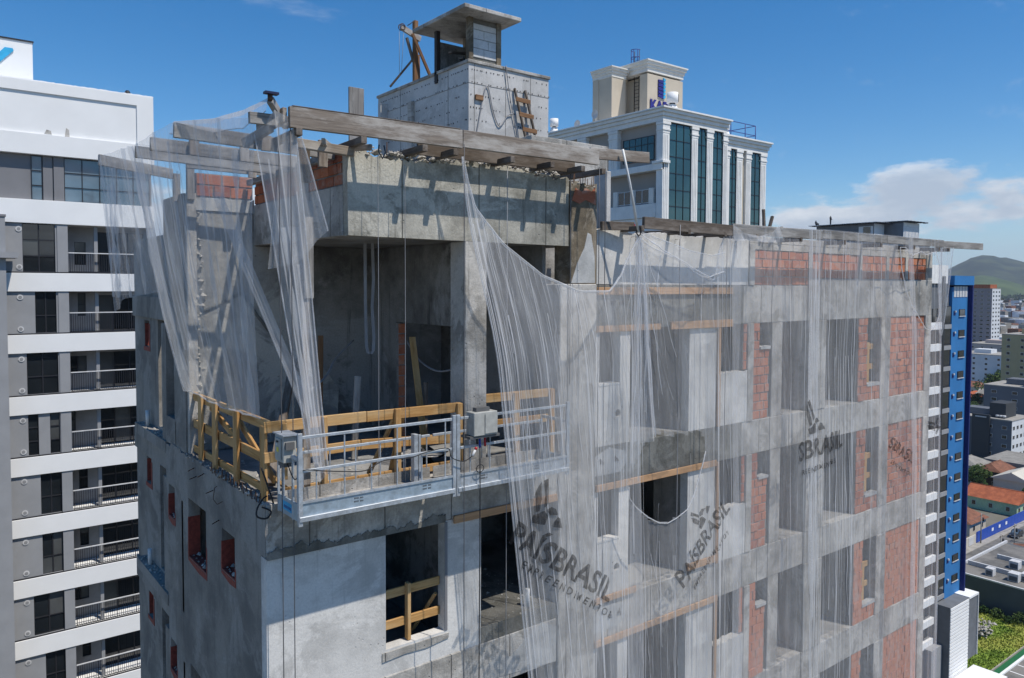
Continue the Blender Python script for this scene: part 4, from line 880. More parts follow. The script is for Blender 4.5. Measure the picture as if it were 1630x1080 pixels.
for (xm, zm, xe, ze, r) in ((6.9, 35.2, 6.78, 33.0, .008), (6.98, 35.0, 6.95, 32.3, .01), (7.1, 35.2, 7.12, 33.6, .006), (7.18, 35.0, 7.42, 33.1, .012), (7.3, 35.4, 7.6, 33.9, .006), (7.5, 35.8, 8.0, 34.6, .005), (6.75, 36.2, 6.55, 35.2, .005), (6.82, 36.0, 6.7, 34.8, .006)):
    strand(n2, [(6.95, -.52, 36.92), ((6.95 + xm) / 2 + .01, -.53, (36.92 + zm) / 2), (xm, -.53, zm), (xe, -.54, ze)], r)
NG = Net([(6.9, -.52, 36.9), (6.95, -.52, 36.93), (7.0, -.52, 36.9)], [(6.82, -.5, 33.0), (7.2, -.5, 33.0), (7.55, -.5, 33.1)], .09, seed=77, freq=3); NG.sheet(n2, 50, 40, name='gathered_sheet')
for i in range(12):
    q = random.Random(i + 700); NG.fold(n2, q.uniform(.02, .98), q.uniform(0, .3), q.uniform(.6, 1), .005, 'net_dense', du=q.uniform(-.05, .05))
# swag of net from the hook to the right beam
sw = empty('net_swag', (8.2, -.55, 36.5), 'narrow swag of white net sagging from the hook to the roof timber', 'net', 'torn nets hung on the building')
NS = Net([(6.95, -.56, 37.0), (7.6, -.58, 36.86), (8.3, -.58, 36.7), (9.0, -.58, 36.62), (9.45, -.56, 36.7)], [(6.96, -.56, 36.95), (7.5, -.6, 36.68), (8.2, -.62, 36.42), (8.9, -.6, 36.18), (9.4, -.56, 36.3)], .03, seed=5)
NS.sheet(sw, 60, 10, mat='net'); NS.hem(sw, [NS.at(u / 40, 0) for u in range(41)], .014); NS.hem(sw, [NS.at(u / 40, 1) for u in range(41)], .018)
# bunched net rolled over the right beam
nb = empty('net_bundle', (10.6, -.55, 37.2), 'bunched grey net rolled over the roof timber near the glass building', 'net', 'torn nets hung on the building')
NBn = Net([(9.7, -.56, 37.3), (10.1, -.58, 37.12), (10.6, -.6, 37.08), (11.1, -.6, 37.2), (11.3, -.58, 37.34)], [(9.75, -.56, 36.95), (10.2, -.6, 36.98), (10.7, -.62, 36.95), (11.2, -.6, 36.97), (11.5, -.58, 37.0)], .04, seed=9, freq=2)
NBn.sheet(nb, 60, 12, mat='net_dense')
for i in range(40):
    q = random.Random(i + 900); nn, rt_ = ((N1, n1), (N2, n2))[i % 2]; u, v = q.uniform(.1, .85), q.uniform(.05, .8); nn.fold(rt_, u, v, v + q.uniform(.03, .12), .004, 'net_dense', du=q.uniform(-.08, .12), n=14)
# ---- long right-hand net
def by3(x, z): return -.52 + .1 * math.sin(x * .9 + 1) * sm(37, 34, z) - .06 * sm(36, 28, z)
n3 = empty('debris_net', (15, -.5, 30), 'long pleated white net covering the brick end of the facade', 'net', 'torn nets hung on the building')
tear = [(16.9, 37.05), (17.0, 36.5), (17.25, 35.9), (17.55, 35.5), (17.95, 35.15), (18.3, 34.85), (18.6, 34.78), (18.95, 34.9), (19.3, 35.3), (19.2, 36.0), (19.24, 36.6), (19.0, 37.0), (18.4, 36.9), (18.1, 36.98), (17.6, 36.85), (17.2, 37.06)]
N3 = Net([(x, -.53, z) for x, z in ((9.75, 37.28), (11.6, 37.3), (13.4, 37.34), (15.2, 37.34), (17, 37.34), (18.4, 37.33), (19.5, 37.33))], [(x, -.55, 22) for x in (9.95, 11.75, 13.6, 15.4, 17.2, 18.6, 19.72)], .07, basey=by3, seed=14, freq=1.3)
N3.sheet(n3, 240, 70, [tear])
N3.hem(n3, [Vector((x, by3(x, z) - .06, z)) for x, z in tear + tear[:1]], .016); N3.hem(n3, [N3.at(1, v / 40) for v in range(41)], .018); N3.hem(n3, [N3.at(u / 80, 0, .02) for u in range(81)], .02, 'net_grey')
rr = random.Random(99)
for i in range(46):
    u = rr.choice((rr.gauss(.285, .02), rr.gauss(.31, .03), rr.gauss(.44, .03), rr.uniform(.03, .98))); v0 = rr.choice((0, 0, .05, .2)); N3.fold(n3, min(max(u, .01), .99), v0, min(.99, v0 + rr.uniform(.3, 1)), rr.uniform(.004, .011), rr.choice(('net_hem', 'net_dense', 'net_dense')), du=rr.uniform(-.01, .015))
for u, r in ((.27, .05), (.3, .035), (.735, .055), (.75, .04)): N3.fold(n3, u, 0, .99, r, 'net_dense', du=.012)
N3.text(n3, 'SBRASIL', 12.25, 31.95, .62, .04, off=.04); N3.text(n3, 'REENDIMENTOS', 12.45, 31.6, .17, .04, off=.04, spacing=1.35); N3.shape(n3, EMB, 13.0, 32.55, .55, .1, off=.04)
N3.text(n3, 'SBRASIL', 16.55, 31.75, .42, -.5, off=.04, sx=.8); N3.text(n3, 'EENDIMENTOS', 16.65, 31.3, .14, -.5, off=.04, spacing=1.3, sx=.8); N3.shape(n3, EMB, 19.3, 32.0, .5, 1.0, off=.04)
# flap hanging off the end of the beam
nf = empty('net_flap', (19.6, -.5, 36), 'small net flap hanging off the far end of the roof timber', 'net', 'torn nets hung on the building')
NF = Net([(19.45, -.48, 37.2), (19.9, -.48, 37.16), (20.35, -.48, 37.16)], [(19.3, -.5, 34.9), (19.5, -.5, 34.7), (19.68, -.5, 34.6)], .05, seed=4, freq=2)
NF.sheet(nf, 30, 30); NF.hem(nf, [NF.at(1, v / 20) for v in range(21)], .014)
# ---- nets at the left corner
nl = empty('debris_net', (-.5, 2, 36), 'torn white net draped from the timber frame over the open terrace side', 'net', 'torn nets hung on the building')
NL = Net([(-1.12, 2.5, 38.12), (-1.1, 1.9, 38.12), (-1.08, 1.2, 38.14), (-1.03, .45, 38.16), (-.6, .1, 38.2), (-.15, -.2, 38.22)], [(-.03, 4.02, 34.08), (-.03, 3.4, 34.12), (-.02, 2.6, 34.1), (-.02, 1.8, 34.06), (0, 1.0, 34.08), (.05, .3, 34.1)], .07, nrm=(-.8, -.6, 0), seed=21, sag=.12)
NL.sheet(nl, 90, 60, mat='net_mid')
NL.hem(nl, [NL.at(0, v / 40) for v in range(41)], .02, 'net_dense'); NL.hem(nl, [NL.at(u / 40, 1) for u in range(41)], .016, 'net_dense')
for u, v0, v1, r in ((.04, .1, 1, .05), (.09, 0, .9, .03), (.15, .05, 1, .012), (.22, .1, .8, .01), (.3, .05, .95, .008), (.38, 0, .8, .014), (.46, .1, .7, .008), (.52, .05, 1, .012), (.6, .1, .9, .008), (.7, 0, 1, .02), (.82, 0, .9, .016), (.9, .1, 1, .03)): NL.fold(nl, u, v0, v1, r, 'net_dense', du=.03)
for i in range(14):
    q = random.Random(i + 300); NL.fold(nl, q.uniform(.02, .9), q.uniform(0, .5), q.uniform(.55, .95), .006, 'net_dense', du=q.uniform(-.02, .08))
n5 = empty('debris_net', (-1.2, 3.6, 36), 'ragged net tail hanging off the outermost left timber', 'net', 'torn nets hung on the building')
N5 = Net([(-1.37, 3.85, 38.12), (-1.28, 3.3, 38.1), (-1.12, 2.5, 38.12)], [(-1.12, 4.15, 35.5), (-.95, 4.0, 35.75), (-.35, 3.7, 35.9)], .09, nrm=(-.7, -.7, 0), seed=33, freq=1.5)
N5.sheet(n5, 50, 50)
for u, v0, v1, r in ((.1, 0, .9, .012), (.35, .2, .95, .03), (.5, .1, .9, .02), (.62, .3, 1, .015), (.8, 0, 1, .02), (.95, 0, 1, .03)): N5.fold(n5, u, v0, v1, r, 'net_dense', du=-.06)
n6 = empty('debris_net', (.3, -.45, 35.5), 'long white net strand hanging from the timber corner down to the platform', 'net', 'torn nets hung on the building')
N6 = Net([(-.18, -.2, 38.0), (0.0, -.46, 38.3), (.26, -.5, 38.2)], [(.42, -.5, 33.7), (.56, -.52, 33.25), (.72, -.5, 33.35)], .06, seed=41, freq=2.2, sag=.0)
N6.sheet(n6, 40, 60, mat='net_mid'); N6.sheet(n6, 20, 50, mat='net', name='inner_layer', u0=.45, u1=.85, v0=.3, v1=.98)
N6.hem(n6, [N6.at(1, v / 30) for v in range(31)], .012); N6.hem(n6, [N6.at(0, v / 30) for v in range(31)], .012)
for u, v0, r in ((.2, .1, .006), (.35, .3, .02), (.5, 0, .006), (.7, .4, .014), (.85, .2, .006)): N6.fold(n6, u, v0, .98, r, 'net_dense')
n8 = empty('debris_net', (.6, -.3, 36.8), 'ragged net flap against the beam beside the tall timber post', 'net', 'torn nets hung on the building')
N8 = Net([(.12, -.45, 38.15), (.2, -.47, 38.16), (.3, -.48, 38.15)], [(-.05, -.3, 36.2), (.35, -.35, 36.3), (.78, -.35, 36.75)], .05, seed=52, freq=3)
N8.sheet(n8, 40, 30); N8.hem(n8, [N8.at(1, v / 30) for v in range(31)], .012)
n9 = empty('debris_net', (-.6, 0, 38.3), 'sheer white net stretched as a tent up to the peak pole', 'net', 'torn nets hung on the building')
N9 = Net([(-.06, -.47, 38.46), (-.32, -.2, 38.3), (-.62, .1, 38.2), (-1.02, .48, 38.17)], [(-.02, -.2, 38.33), (-.2, .2, 38.14), (-.5, .45, 38.08), (-1.0, .8, 38.05)], .015, nrm=(0, 0, 1), seed=61, freq=2)
N9.sheet(n9, 40, 14, mat='net_mid'); N9.sheet(n9, 40, 5, mat='net_hem', name='edge_band', v1=.3); N9.hem(n9, [N9.at(u / 30, 1) for u in range(31)], .006, 'wire')
n10 = empty('debris_net', (-.2, .6, 36.5), 'diagonal bundle of net running down to the left guard rail corner', 'net', 'torn nets hung on the building')
N10 = Net([(-.42, .9, 37.3), (-.38, .8, 37.32), (-.34, .7, 37.3)], [(.34, -.42, 34.3), (.42, -.44, 34.2), (.5, -.46, 34.3)], .03, seed=71, freq=5)
N10.sheet(n10, 20, 40, mat='net_dense')
# ================================================================== neighbouring buildings
# ---- white and grey banded apartment block on the left
wb = empty('apartment_block', (2.5, 34, GZ), 'white banded grey apartment block with balconies at the left edge', 'building')
YW = 32.4
B(-6.0, 6.0, YW + 1.6, YW + 14, GZ, 42.0).build('core_wall', 'recess_grey', wb)
B(-6.0, 5.95, YW - .0, YW + 14, 43.0, 45.55).build('parapet_wall', 'white_paint', wb)
MB().prism([(-6, 45.551), (6.0, 45.551)] + jag(6.0, -6, 45.6, .015, .12, 1), 'y', YW - .03, YW + .25).build('parapet_coping', 'white_paint', wb)
# recessed panel edge and lower white apron
B(-6.0, 5.2, YW - .08, YW - .002, 45.04, 45.545).build('parapet_band', 'white_paint', wb); B(5.2, 5.98, YW - .08, YW - .002, 43.1, 45.545).build('parapet_band', 'white_paint', wb)
B(-6.0, 5.98, YW - .12, YW + 1.6, 42.12, 43.08).build('floor_band', 'white_paint', wb)
for x, z, w_, h_ in ((1.15, 43.14, .3, .2), (2.0, 43.1, .2, .42)): MB().prism([(x, z), (x + w_, z - .01), (x + w_ * .9, z + h_ * .8), (x + w_ * .3, z + h_)], 'y', YW - .012, YW - .003).build('bare_patch', 'beam_concrete', wb)
B(-6.0, .95, YW + 2, YW + 6, 45.56, 47.85).build('penthouse_wall', 'white_paint', wb); B(-6.05, 1.0, YW + 1.95, YW + 6, 47.852, 47.92).build('penthouse_coping', 'dark_frame', wb)
MB().prism([(-1.3, 46.1), (-.92, 46.1), (.16, 47.32), (.12, 47.42), (-.2, 47.42)], 'y', YW + 1.93, YW + 1.99).build('logo_stroke', 'sign_cyan', wb); MB().prism([(-1.6, 46.9), (-1.2, 47.0), (-.5, 47.5), (-.75, 47.52)], 'y', YW + 1.93, YW + 1.99).build('logo_stroke', 'sign_cyan', wb)
MB().tube([(4.9, YW + .5, 45.6), (4.9, YW + .5, 45.85)], .22, 12, .08).build('roof_vent', 'dark_frame', wb)
# glazed upper storey
B(-6, 5.9, YW + .25, YW + 1.6, 39.98, 42.1).build('upper_wall', 'grey_paint', wb)
B(1.52, 1.95, YW + .14, YW + .249, 39.98, 42.1).build('pier', 'grey_paint', wb); B(1.08, 1.47, YW + .18, YW + .249, 39.98, 42.1).build('pier', 'grey_paint', wb)
def window(parent, x0, x1, z0, z1, y, nx, nz, gm='dark_glass', fm='dark_frame', fw=.05, zs=None):
    wd = MB(); wd.wall('y', y - .05, y + .02, x0, x1, z0, z1, [])
    fr_ = MB(); xs = [x0 + (x1 - x0) * i / nx for i in range(nx + 1)]; zz = zs or [z0 + (z1 - z0) * i / nz for i in range(nz + 1)]
    hl = [(a + fw / 2, b - fw / 2, c + fw / 2, d - fw / 2) for a, b in zip(xs, xs[1:]) for c, d in zip(zz, zz[1:])]
    f = MB().wall('y', y - .05, y + .03, x0, x1, z0, z1, hl).build('window', fm, parent)
    for i_, (a, b, c, d) in enumerate(hl): B(a, b, y - .012, y, c, d).build('pane', 'curtain_glass' if gm == 'dark_glass' and random.random() < .3 else gm, f)
    return f
window(wb, .6, 1.05, 39.98, 42.08, YW + .24, 1, 3, 'blue_glass'); window(wb, 1.97, 5.8, 39.98, 42.08, YW + .24, 5, 3, 'blue_glass', fw=.035)
B(-6, 5.95, YW - .1, YW + 1.6, 38.86, 39.97, .01).build('floor_band', 'white_paint', wb)
wins = [(.16, 1.5, 2, 3), (.62, 1.5, 2, 2), (.23, 1.53, 2, 2), None, (.69, 1.58, 2, 2), (.71, 1.59, 2, 2), (.3, 1.59, 2, 2), (.74, 1.61, 2, 2), (.5, 1.6, 2, 2)]
small = [(2.5, 3.0, .45, 1.6), (2.6, 2.95, .8, 1.95), (2.15, 2.95, .8, 1.7), (2.08, 2.4, .85, 1.95), (2.5, 2.9, .75, 1.95), (2.5, 2.9, .75, 1.9), (2.1, 2.85, .9, 1.75), (2.5, 2.9, .8, 1.85), (2.5, 2.9, .8, 1.85)]
FH = 2.93
for k in range(9):
    zt = 38.86 - FH * k - (0 if k == 0 else .0); zb = 36.5 - FH * k     # opening between bands
    zt = zb + 2.34 if k == 0 else zb + 2.05
    B(-6, 5.95, YW - .1, YW + 1.6, zb - .88, zb - .002, .01).build('floor_band', 'white_paint', wb)
    B(-6, 5.95, YW - .06, YW - .02, zb, zb + .06).build('band_cap', 'dark_frame', wb)
    w_ = wins[k]; hl = [(w_[0], w_[1], zb + .06, zt)] if w_ else [(.23, .66, zb + .06, zt), (1.13, 1.55, zb + .06, zt)]
    MB().wall('y', YW, YW + .2, -6, 2.03, zb, zt, hl).build('facade_panel', 'grey_paint_light', wb)
    for i, h in enumerate(hl):
        nx, nz = (w_[2], w_[3]) if w_ else (1, 3)
        window(wb, h[0], h[1], h[2], h[3], YW + .12, nx, nz, zs=None if (nz != 2) else [h[2], h[2] + (h[3] - h[2]) * .42, h[3]])
    B(1.58, 2.03, YW - .05, YW - .002, zb + .06, zt).build('pier', 'grey_paint_light', wb)
    for z in (zb + .28, zt - .27):
        m = MB().tube([(.02, YW - .01, z), (.02, YW - .03, z)], .13, 16); m.build('vent_grille', 'grille_white', wb)
        MB().tube([(.02, YW - .031, z), (.02, YW - .04, z)], .075, 12).build('vent_core', 'recess_grey', wb)
    # balcony: back wall with small window, column, sliding door, railing
    MB().wall('y', YW + 1.3, YW + 1.45, 2.04, 5.9, zb, zt, [(small[k][0], small[k][1], zb + small[k][2], zb + small[k][3]), (3.45, 5.7, zb, zt - .2)]).build('balcony_wall', 'recess_grey', wb)
    window(wb, small[k][0], small[k][1], zb + small[k][2], zb + small[k][3], YW + 1.38, 1 if small[k][1] - small[k][0] < .6 else 2, 1 if small[k][1] - small[k][0] > .6 else 2)
    window(wb, 3.45, 5.7, zb, zt - .2, YW + 1.38, 3, 1)
    B(3.22, 3.38, YW + .3, YW + .5, zb, zt).build('balcony_column', 'grey_paint_light', wb)
    B(2.04, 5.9, YW + .2, YW + 1.3, zt, zt + .02).build('balcony_soffit', 'soffit', wb)
    rl = empty('balcony_rail', (0, 0, 0)); rl.parent = wb; rl.location = -WL[wb.name]; WL[rl.name] = Vector((0, 0, 0)); COL
    MB().beam((2.05, YW + .04, zb + 1.0), (5.9, YW + .04, zb + 1.0), .06, .05, ch=.005).build('top_rail', 'grille_white', rl)
    m = MB()
    for i in range(38):
        x = 2.1 + i * .1; m.box(x, x + (.035 if i % 9 == 0 else .018), YW + .03, YW + .05, zb + .06, zb + .98)
    m.box(2.05, 5.9, YW + .03, YW + .05, zb + .06, zb + .1); m.build('balusters', 'dark_frame', rl)
# grey wing at the very edge
wg = empty('grey_building', (-3, 31, GZ), 'plain grey wall with a ledge at the extreme left edge', 'building')
B(-6, -.62, 30.9, 32.2, GZ, 39.0).build('wall', 'grey_paint_light', wg); B(-6.0, -.58, 30.86, 32.2, 39.002, 39.1).build('coping', 'grey_paint', wg); B(-6, -.17, 30.6, 32.2, 37.15, 37.42).build('ledge', 'grey_paint_light', wg)
# ---- cream and white building with tall green glass
kb = empty('office_building', (45, 34, GZ), 'white classical tower block with tall dark green glass strips behind the site', 'building')
XK, YK = 37.85, 26.15
B(XK + .6, 45.0, YK + .35, 46, GZ, 48.0).build('body', 'taupe_paint', kb)
B(45.002, 52.0, YK + 1.4, 46, GZ, 47.2).build('body', 'taupe_paint', kb)
def cornice(x0, x1, y0, y1, z, mat='kad_white', s=1.0, parent=kb):
    for (o, za, zb_) in ((.42, -.12, 0), (.3, -.34, -.125), (.16, -.6, -.345), (.05, -.95, -.605)): B(x0 - o * s, x1 + o * s * .6, y0 - o * s, y1, z + za * s, z + zb_ * s, .008).build('cornice', mat, parent)
cornice(XK, 45.0, YK, 46, 48.55); cornice(45.42, 51.75, YK + 1, 46, 47.75)
def pilaster(x0, x1, y, z0_, z1, parent=kb, axis='y'):
    def bb(a0, a1, d0, d1, za, zb_, nm):
        (B(a0, a1, d0, d1, za, zb_, .006) if axis == 'y' else B(d0, d1, a0, a1, za, zb_, .006)).build(nm, 'kad_white', parent)
    bb(x0, x1, y, y + .6, z0_, z1 - .8, 'pilaster')
    n = 3; wd = (x1 - x0 - .16) / n
    for i in range(n): bb(x0 + .08 + wd * i + .03, x0 + .08 + wd * (i + 1) - .03, y - .035, y - .001, z0_, z1 - .9, 'flute')
    for (o, za, zb_) in ((.02, -.8, -.62), (.06, -.615, -.5), (.025, -.495, -.2), (.07, -.195, 0)): bb(x0 - o, x1 + o, y - o, y + .6, z1 + za, z1 + zb_, 'capital')
zlo = 30.0
for (a, b) in ((XK, 38.55), (41.0, 41.68), (42.72, 43.42), (44.66, 45.2)): pilaster(a, b, YK, zlo, 47.58)
for (a, b) in ((45.9, 46.8), (47.72, 48.45), (48.95, 49.6), (50.9, 51.65)): pilaster(a, b, YK + 1, zlo, 46.8)
for (a, b, nx) in ((38.57, 40.98, 3), (41.7, 42.7, 2), (43.44, 44.64, 2)): window(kb, a, b, zlo, 47.55, YK + .1, nx, 15, 'green_glass', 'dark_frame', .04)
for (a, b, nx) in ((46.82, 47.7, 2), (49.62, 50.88, 2)): window(kb, a, b, zlo, 46.75, YK + 1.1, nx, 15, 'green_glass', 'dark_frame', .04)
B(48.46, 48.94, YK + 1.2, YK + 1.5, zlo, 46.75).build('infill', 'beige_paint', kb)
# left face
for (a, b) in ((30.6, 31.5), (34.05, 34.9)): pilaster(a, b, XK, 44.6, 47.58, axis='x')
B(XK + .35, XK + .6, 26.9, 46, 44.7, 47.6).build('side_wall', 'taupe_paint', kb)
B(XK - .12, XK + .6, YK, 46, 44.2, 44.66, .02).build('string_course', 'kad_white', kb); B(XK - .2, XK + .6, YK - .2, 27.0, 44.66, 44.85, .02).build('string_course', 'kad_white', kb)
m = MB().wall('x', XK + .28, XK + .34, 27.22, 30.3, 45.05, 46.8, [(27.26 + i * .6, 27.82 + i * .6, a, b) for i in range(5) for a, b in ((45.1, 46.2), (46.25, 46.76))]); wf = m.build('window', 'dark_frame', kb)
for i in range(5):
    for a, b in ((45.1, 46.2), (46.25, 46.76)): B(XK + .3, XK + .33, 27.26 + i * .6, 27.82 + i * .6, a, b).build('pane', 'green_glass', wf)
# balcony floor under it
B(XK + 1.6, XK + 1.8, 26.9, 46, 41.9, 44.2).build('balcony_wall', 'taupe_paint', kb)
B(XK + 1.5, XK + 1.598, 27.9, 28.9, 41.9, 43.95).build('balcony_door', 'dark_glass', kb); B(XK + 1.5, XK + 1.598, 30.9, 32.2, 41.9, 43.7).build('balcony_door', 'dark_glass', kb)
B(XK - .1, XK + 1.6, YK + .6, 46, 40.9, 41.88, .02).build('balcony_slab', 'kad_white', kb); B(XK + .0, XK + 1.6, YK + .6, 46, 30, 40.88).build('lower_wall', 'kad_white', kb)
B(XK - .02, XK - .005, 31.2, 33.5, 36, 40.4).build('lower_opening', 'dark_glass', kb)
for y in (26.95, 28.75, 30.5): B(XK - .08, XK + .12, y, y + .42, 41.89, 43.0, .01).build('balcony_pier', 'cream_trim', kb)
for y0, y1 in ((27.37, 28.75), (29.17, 30.5)):
    r_ = MB().wall('x', XK, XK + .05, y0, y1, 41.95, 42.95, [(y0 + .06, (y0 + y1) / 2 - .03, 42.0, 42.9), ((y0 + y1) / 2 + .03, y1 - .06, 42.0, 42.9)]).build('balcony_rail', 'grille_white', kb)
    for a, b in ((y0 + .06, (y0 + y1) / 2 - .03), ((y0 + y1) / 2 + .03, y1 - .06)): B(XK + .02, XK + .03, a, b, 42.0, 42.9).build('pane', 'dark_glass', r_)
for y in (28.7, 31.0): MB().tube([(XK + 1.4, y, 43.2), (XK + 1.3, y, 43.45), (XK + 1.35, y, 43.7)], .07, 8, .02).build('wall_lantern', 'dark_frame', kb)
# roof tower with sign
B(42.3, 45.8, 31.95, 37, 48, 52.6).build('roof_tower', 'beige_paint', kb); rtw = B(41.65, 45.85, 31.15, 31.948, 48.0, 52.6).build('roof_tower', 'beige_paint', kb)
cornice(41.65, 45.85, 31.15, 37, 53.6, 'cream_trim', .9, kb)
B(39.75, 41.3, 33.15, 35.3, 48.0, 52.6).build('roof_tower', 'beige_paint', kb); cornice(39.75, 41.3, 33.15, 35.3, 53.2, 'cream_trim', .8, kb); B(41.302, 42.298, 33.9, 35.3, 48, 52.9).build('roof_tower', 'beige_paint', kb); B(39.7, 39.749, 34.6, 35.2, 48.2, 52.5).build('tower_strip', 'beige_paint', kb)
lad = MB()
for y in (32.55, 33.05): lad.tube([(42.2, y, 49.0), (42.2, y, 54.8)], .03, 5)
for i in range(19): lad.tube([(42.2, 32.55, 49.1 + i * .29), (42.2, 33.05, 49.1 + i * .29)], .02, 4)
lad.build('caged_ladder', 'dark_frame', kb)
cg = MB()
for z in (53.6, 54.2, 54.8):
    cg.tube([(42.15 - .5 * math.sin(t), 32.8 - .38 * math.cos(t), z) for t in [i * .35 for i in range(10)]], .03, 4)
for t in (.5, 1.2, 1.9, 2.6): cg.tube([(42.15 - .5 * math.sin(t), 32.8 - .38 * math.cos(t), 53.4), (42.15 - .5 * math.sin(t), 32.8 - .38 * math.cos(t), 54.8)], .025, 4)
cg.build('ladder_cage', 'sign_blue', kb)
def flat_text(body, x, y, z, size, mat, parent, ext=.04, name='sign_letters'):
    cu = bpy.data.curves.new('t', 'FONT'); cu.body = body; cu.size = size; cu.extrude = ext; cu.resolution_u = 3; cu.offset = size * .03
    ob = bpy.data.objects.new('t', cu); COL.objects.link(ob); dg = bpy.context.evaluated_depsgraph_get(); me = bpy.data.meshes.new_from_object(ob.evaluated_get(dg))
    m = MB(); m.add([(x + v.co.x, y - v.co.z, z + v.co.y) for v in me.vertices], [list(p.vertices) for p in me.polygons])
    bpy.data.objects.remove(ob); bpy.data.curves.remove(cu); bpy.data.meshes.remove(me); return m.build(name, mat, parent)
flat_text('KADI', 41.9, 31.08, 49.85, 1.12, 'sign_blue', kb)
lg = MB()
for i in range(5): lg.prism([(42.85, 50.95 + i * .28), (43.42, 50.85 + i * .3), (43.42, 51.1 + i * .3), (42.85, 51.17 + i * .28)], 'y', 31.05, 31.14)
lg.build('sign_emblem', 'sign_blue', kb); lg = MB()
for i in range(6): lg.prism([(43.44, 50.85 + i * .28), (43.68, 50.95 + i * .26), (43.68, 51.12 + i * .26), (43.44, 51.1 + i * .28)], 'y', 31.05, 31.14)
lg.build('sign_emblem', 'sign_cyan', kb)
B(44.7, 45.3, 31.08, 31.149, 50.9, 51.5).build('louvre', 'dark_frame', kb)
for (x, y, z, s_) in ((40.25, 27.4, 48.56, .95), (38.5, 38.6, 48.56, .8), (47.3, 28.0, 47.76, .8)):
    vt = empty('roof_ventilator', (0, 0, 0)); vt.parent = kb; vt.location = -WL[kb.name]; WL[vt.name] = Vector((0, 0, 0))
    MB().tube([(x, y, z), (x, y, z + .75 * s_)], .62 * s_, 4, .3 * s_).build('skirt', 'white_paint', vt); MB().tube([(x, y, z + .75 * s_), (x, y, z + .85 * s_)], .22 * s_, 10).build('neck', 'dark_frame', vt); MB().tube([(x, y, z + .85 * s_), (x, y, z + 1.65 * s_)], .44 * s_, 14).build('drum', 'white_paint', vt)
rl = MB()
for x in (46.6, 48.3, 50.2, 51.6):
    rl.tube([(x, 28.2, 47.76), (x, 28.2, 49.3)], .035, 5); rl.tube([(x, 33, 47.76), (x, 33, 49.3)], .035, 5)
for z in (48.5, 49.3): rl.tube([(46.6, 28.2, z), (51.6, 28.2, z)], .03, 5); rl.tube([(46.6, 33, z), (51.6, 33, z)], .03, 5); rl.tube([(51.6, 28.2, z), (51.6, 33, z)], .03, 5)
rl.build('roof_railing', 'sign_blue', kb)
for (x, y, z) in ((38.2, 33.3, 49.3), (38.1, 35.2, 48.8)):
    m = MB(); n = 14
    vs = [(x, y, z)] + [(x - .12, y + .36 * math.cos(t), z + .36 * math.sin(t)) for t in [6.283 * i / n for i in range(n)]]
    m.add(vs, [(0, 1 + i, 1 + (i + 1) % n) for i in range(n)]); m.tube([(x, y, 48.5), (x, y, z)], .03, 5); m.build('satellite_dish', 'grille_white', kb)
# ---- dark sheds on a distant roof, two people
sb = empty('shed_building', (122, 56, GZ), 'distant building topped by dark grey metal sheds with slatted eaves', 'building')
B(116, 134, 50.5, 68, GZ, 43.8).build('body', 'shed_grey', sb)
B(119.5, 122.8, 52.9, 63.0, 43.8, 46.3).build('shed_wall', 'shed_grey', sb); B(119.55, 122.8, 52.85, 52.895, 43.8, 46.3).build('shed_front', 'shed_white', sb)
B(123.0, 128.5, 49.86, 58, 43.8, 46.5).build('shed_wall', 'shed_grey', sb); B(123.05, 128.45, 49.8, 49.855, 43.8, 46.5).build('shed_front', 'shed_white', sb)
B(123.3, 128.2, 49.75, 49.799, 43.8, 45.9).build('roller_door', 'grille_white', sb); B(119.4, 119.495, 53.0, 55.4, 43.9, 45.9).build('shed_frame', 'shed_white', sb); B(119.35, 119.395, 53.4, 54.6, 43.9, 45.8).build('shed_door', 'dark_glass', sb)
for x0, x1, y0, y1, z in ((118.6, 123.2, 51.9, 64.0, 46.42), (122.6, 129.3, 48.9, 58.5, 46.65)):
    B(x0, x1, y0, y1, z, z + .09).build('metal_roof', 'metal_roof', sb)
    for i in range(9):
        y = y0 + .2 + i * (y1 - y0) / 9; B(x0 - .5, x0 + .3, y, y + .14, z - .16, z - .001).build('eave_rafter', 'dark_frame', sb)
    for i in range(6):
        x = x0 + .2 + i * (x1 - x0) / 6; B(x, x + .12, y0 - .5, y0 + .3, z - .16, z - .001).build('eave_rafter', 'dark_frame', sb)
MB().prism([(57.0, 45.3), (58.3, 44.7), (59.6, 45.3), (59.6, 44.8), (58.3, 44.0), (57.0, 44.6)], 'x', 119.44, 119.495).build('wall_emblem', 'maroon', sb)
def person(name, label, joints, edges, radii, loc, mat):
    me = bpy.data.meshes.new(name); me.from_pydata([Vector(j) for j in joints], edges, []); o = bpy.data.objects.new(name, me); COL.objects.link(o); o.location = loc
    md = o.modifiers.new('skin', 'SKIN'); sv = me.skin_vertices[0].data if me.skin_vertices else None
    if sv is None:
        bm = bmesh.new(); bm.from_mesh(me); bm.verts.layers.skin.verify(); bm.to_mesh(me); bm.free(); sv = me.skin_vertices[0].data
    for i, r in enumerate(radii): sv[i].radius = (r, r)
    sv[0].use_root = True; o.modifiers.new('sub', 'SUBSURF').levels = 1; me.materials.append(MATS[mat]); return tag(o, label, 'person')
J = [(0, 0, .92), (0, 0, 1.2), (0, 0, 1.42), (0, 0, 1.52), (0, 0, 1.68), (.1, 0, .88), (.12, .02, .48), (.12, .0, .06), (.12, -.14, .03), (-.1, 0, .88), (-.12, 0, .48), (-.12, .02, .06), (-.12, -.12, .03), (.2, 0, 1.38), (.26, -.03, 1.1), (.2, -.22, 1.0), (-.2, 0, 1.38), (-.26, -.02, 1.1), (-.16, -.22, 1.02)]
Ed = [(0, 1), (1, 2), (2, 3), (3, 4), (0, 5), (5, 6), (6, 7), (7, 8), (0, 9), (9, 10), (10, 11), (11, 12), (2, 13), (13, 14), (14, 15), (2, 16), (16, 17), (17, 18)]
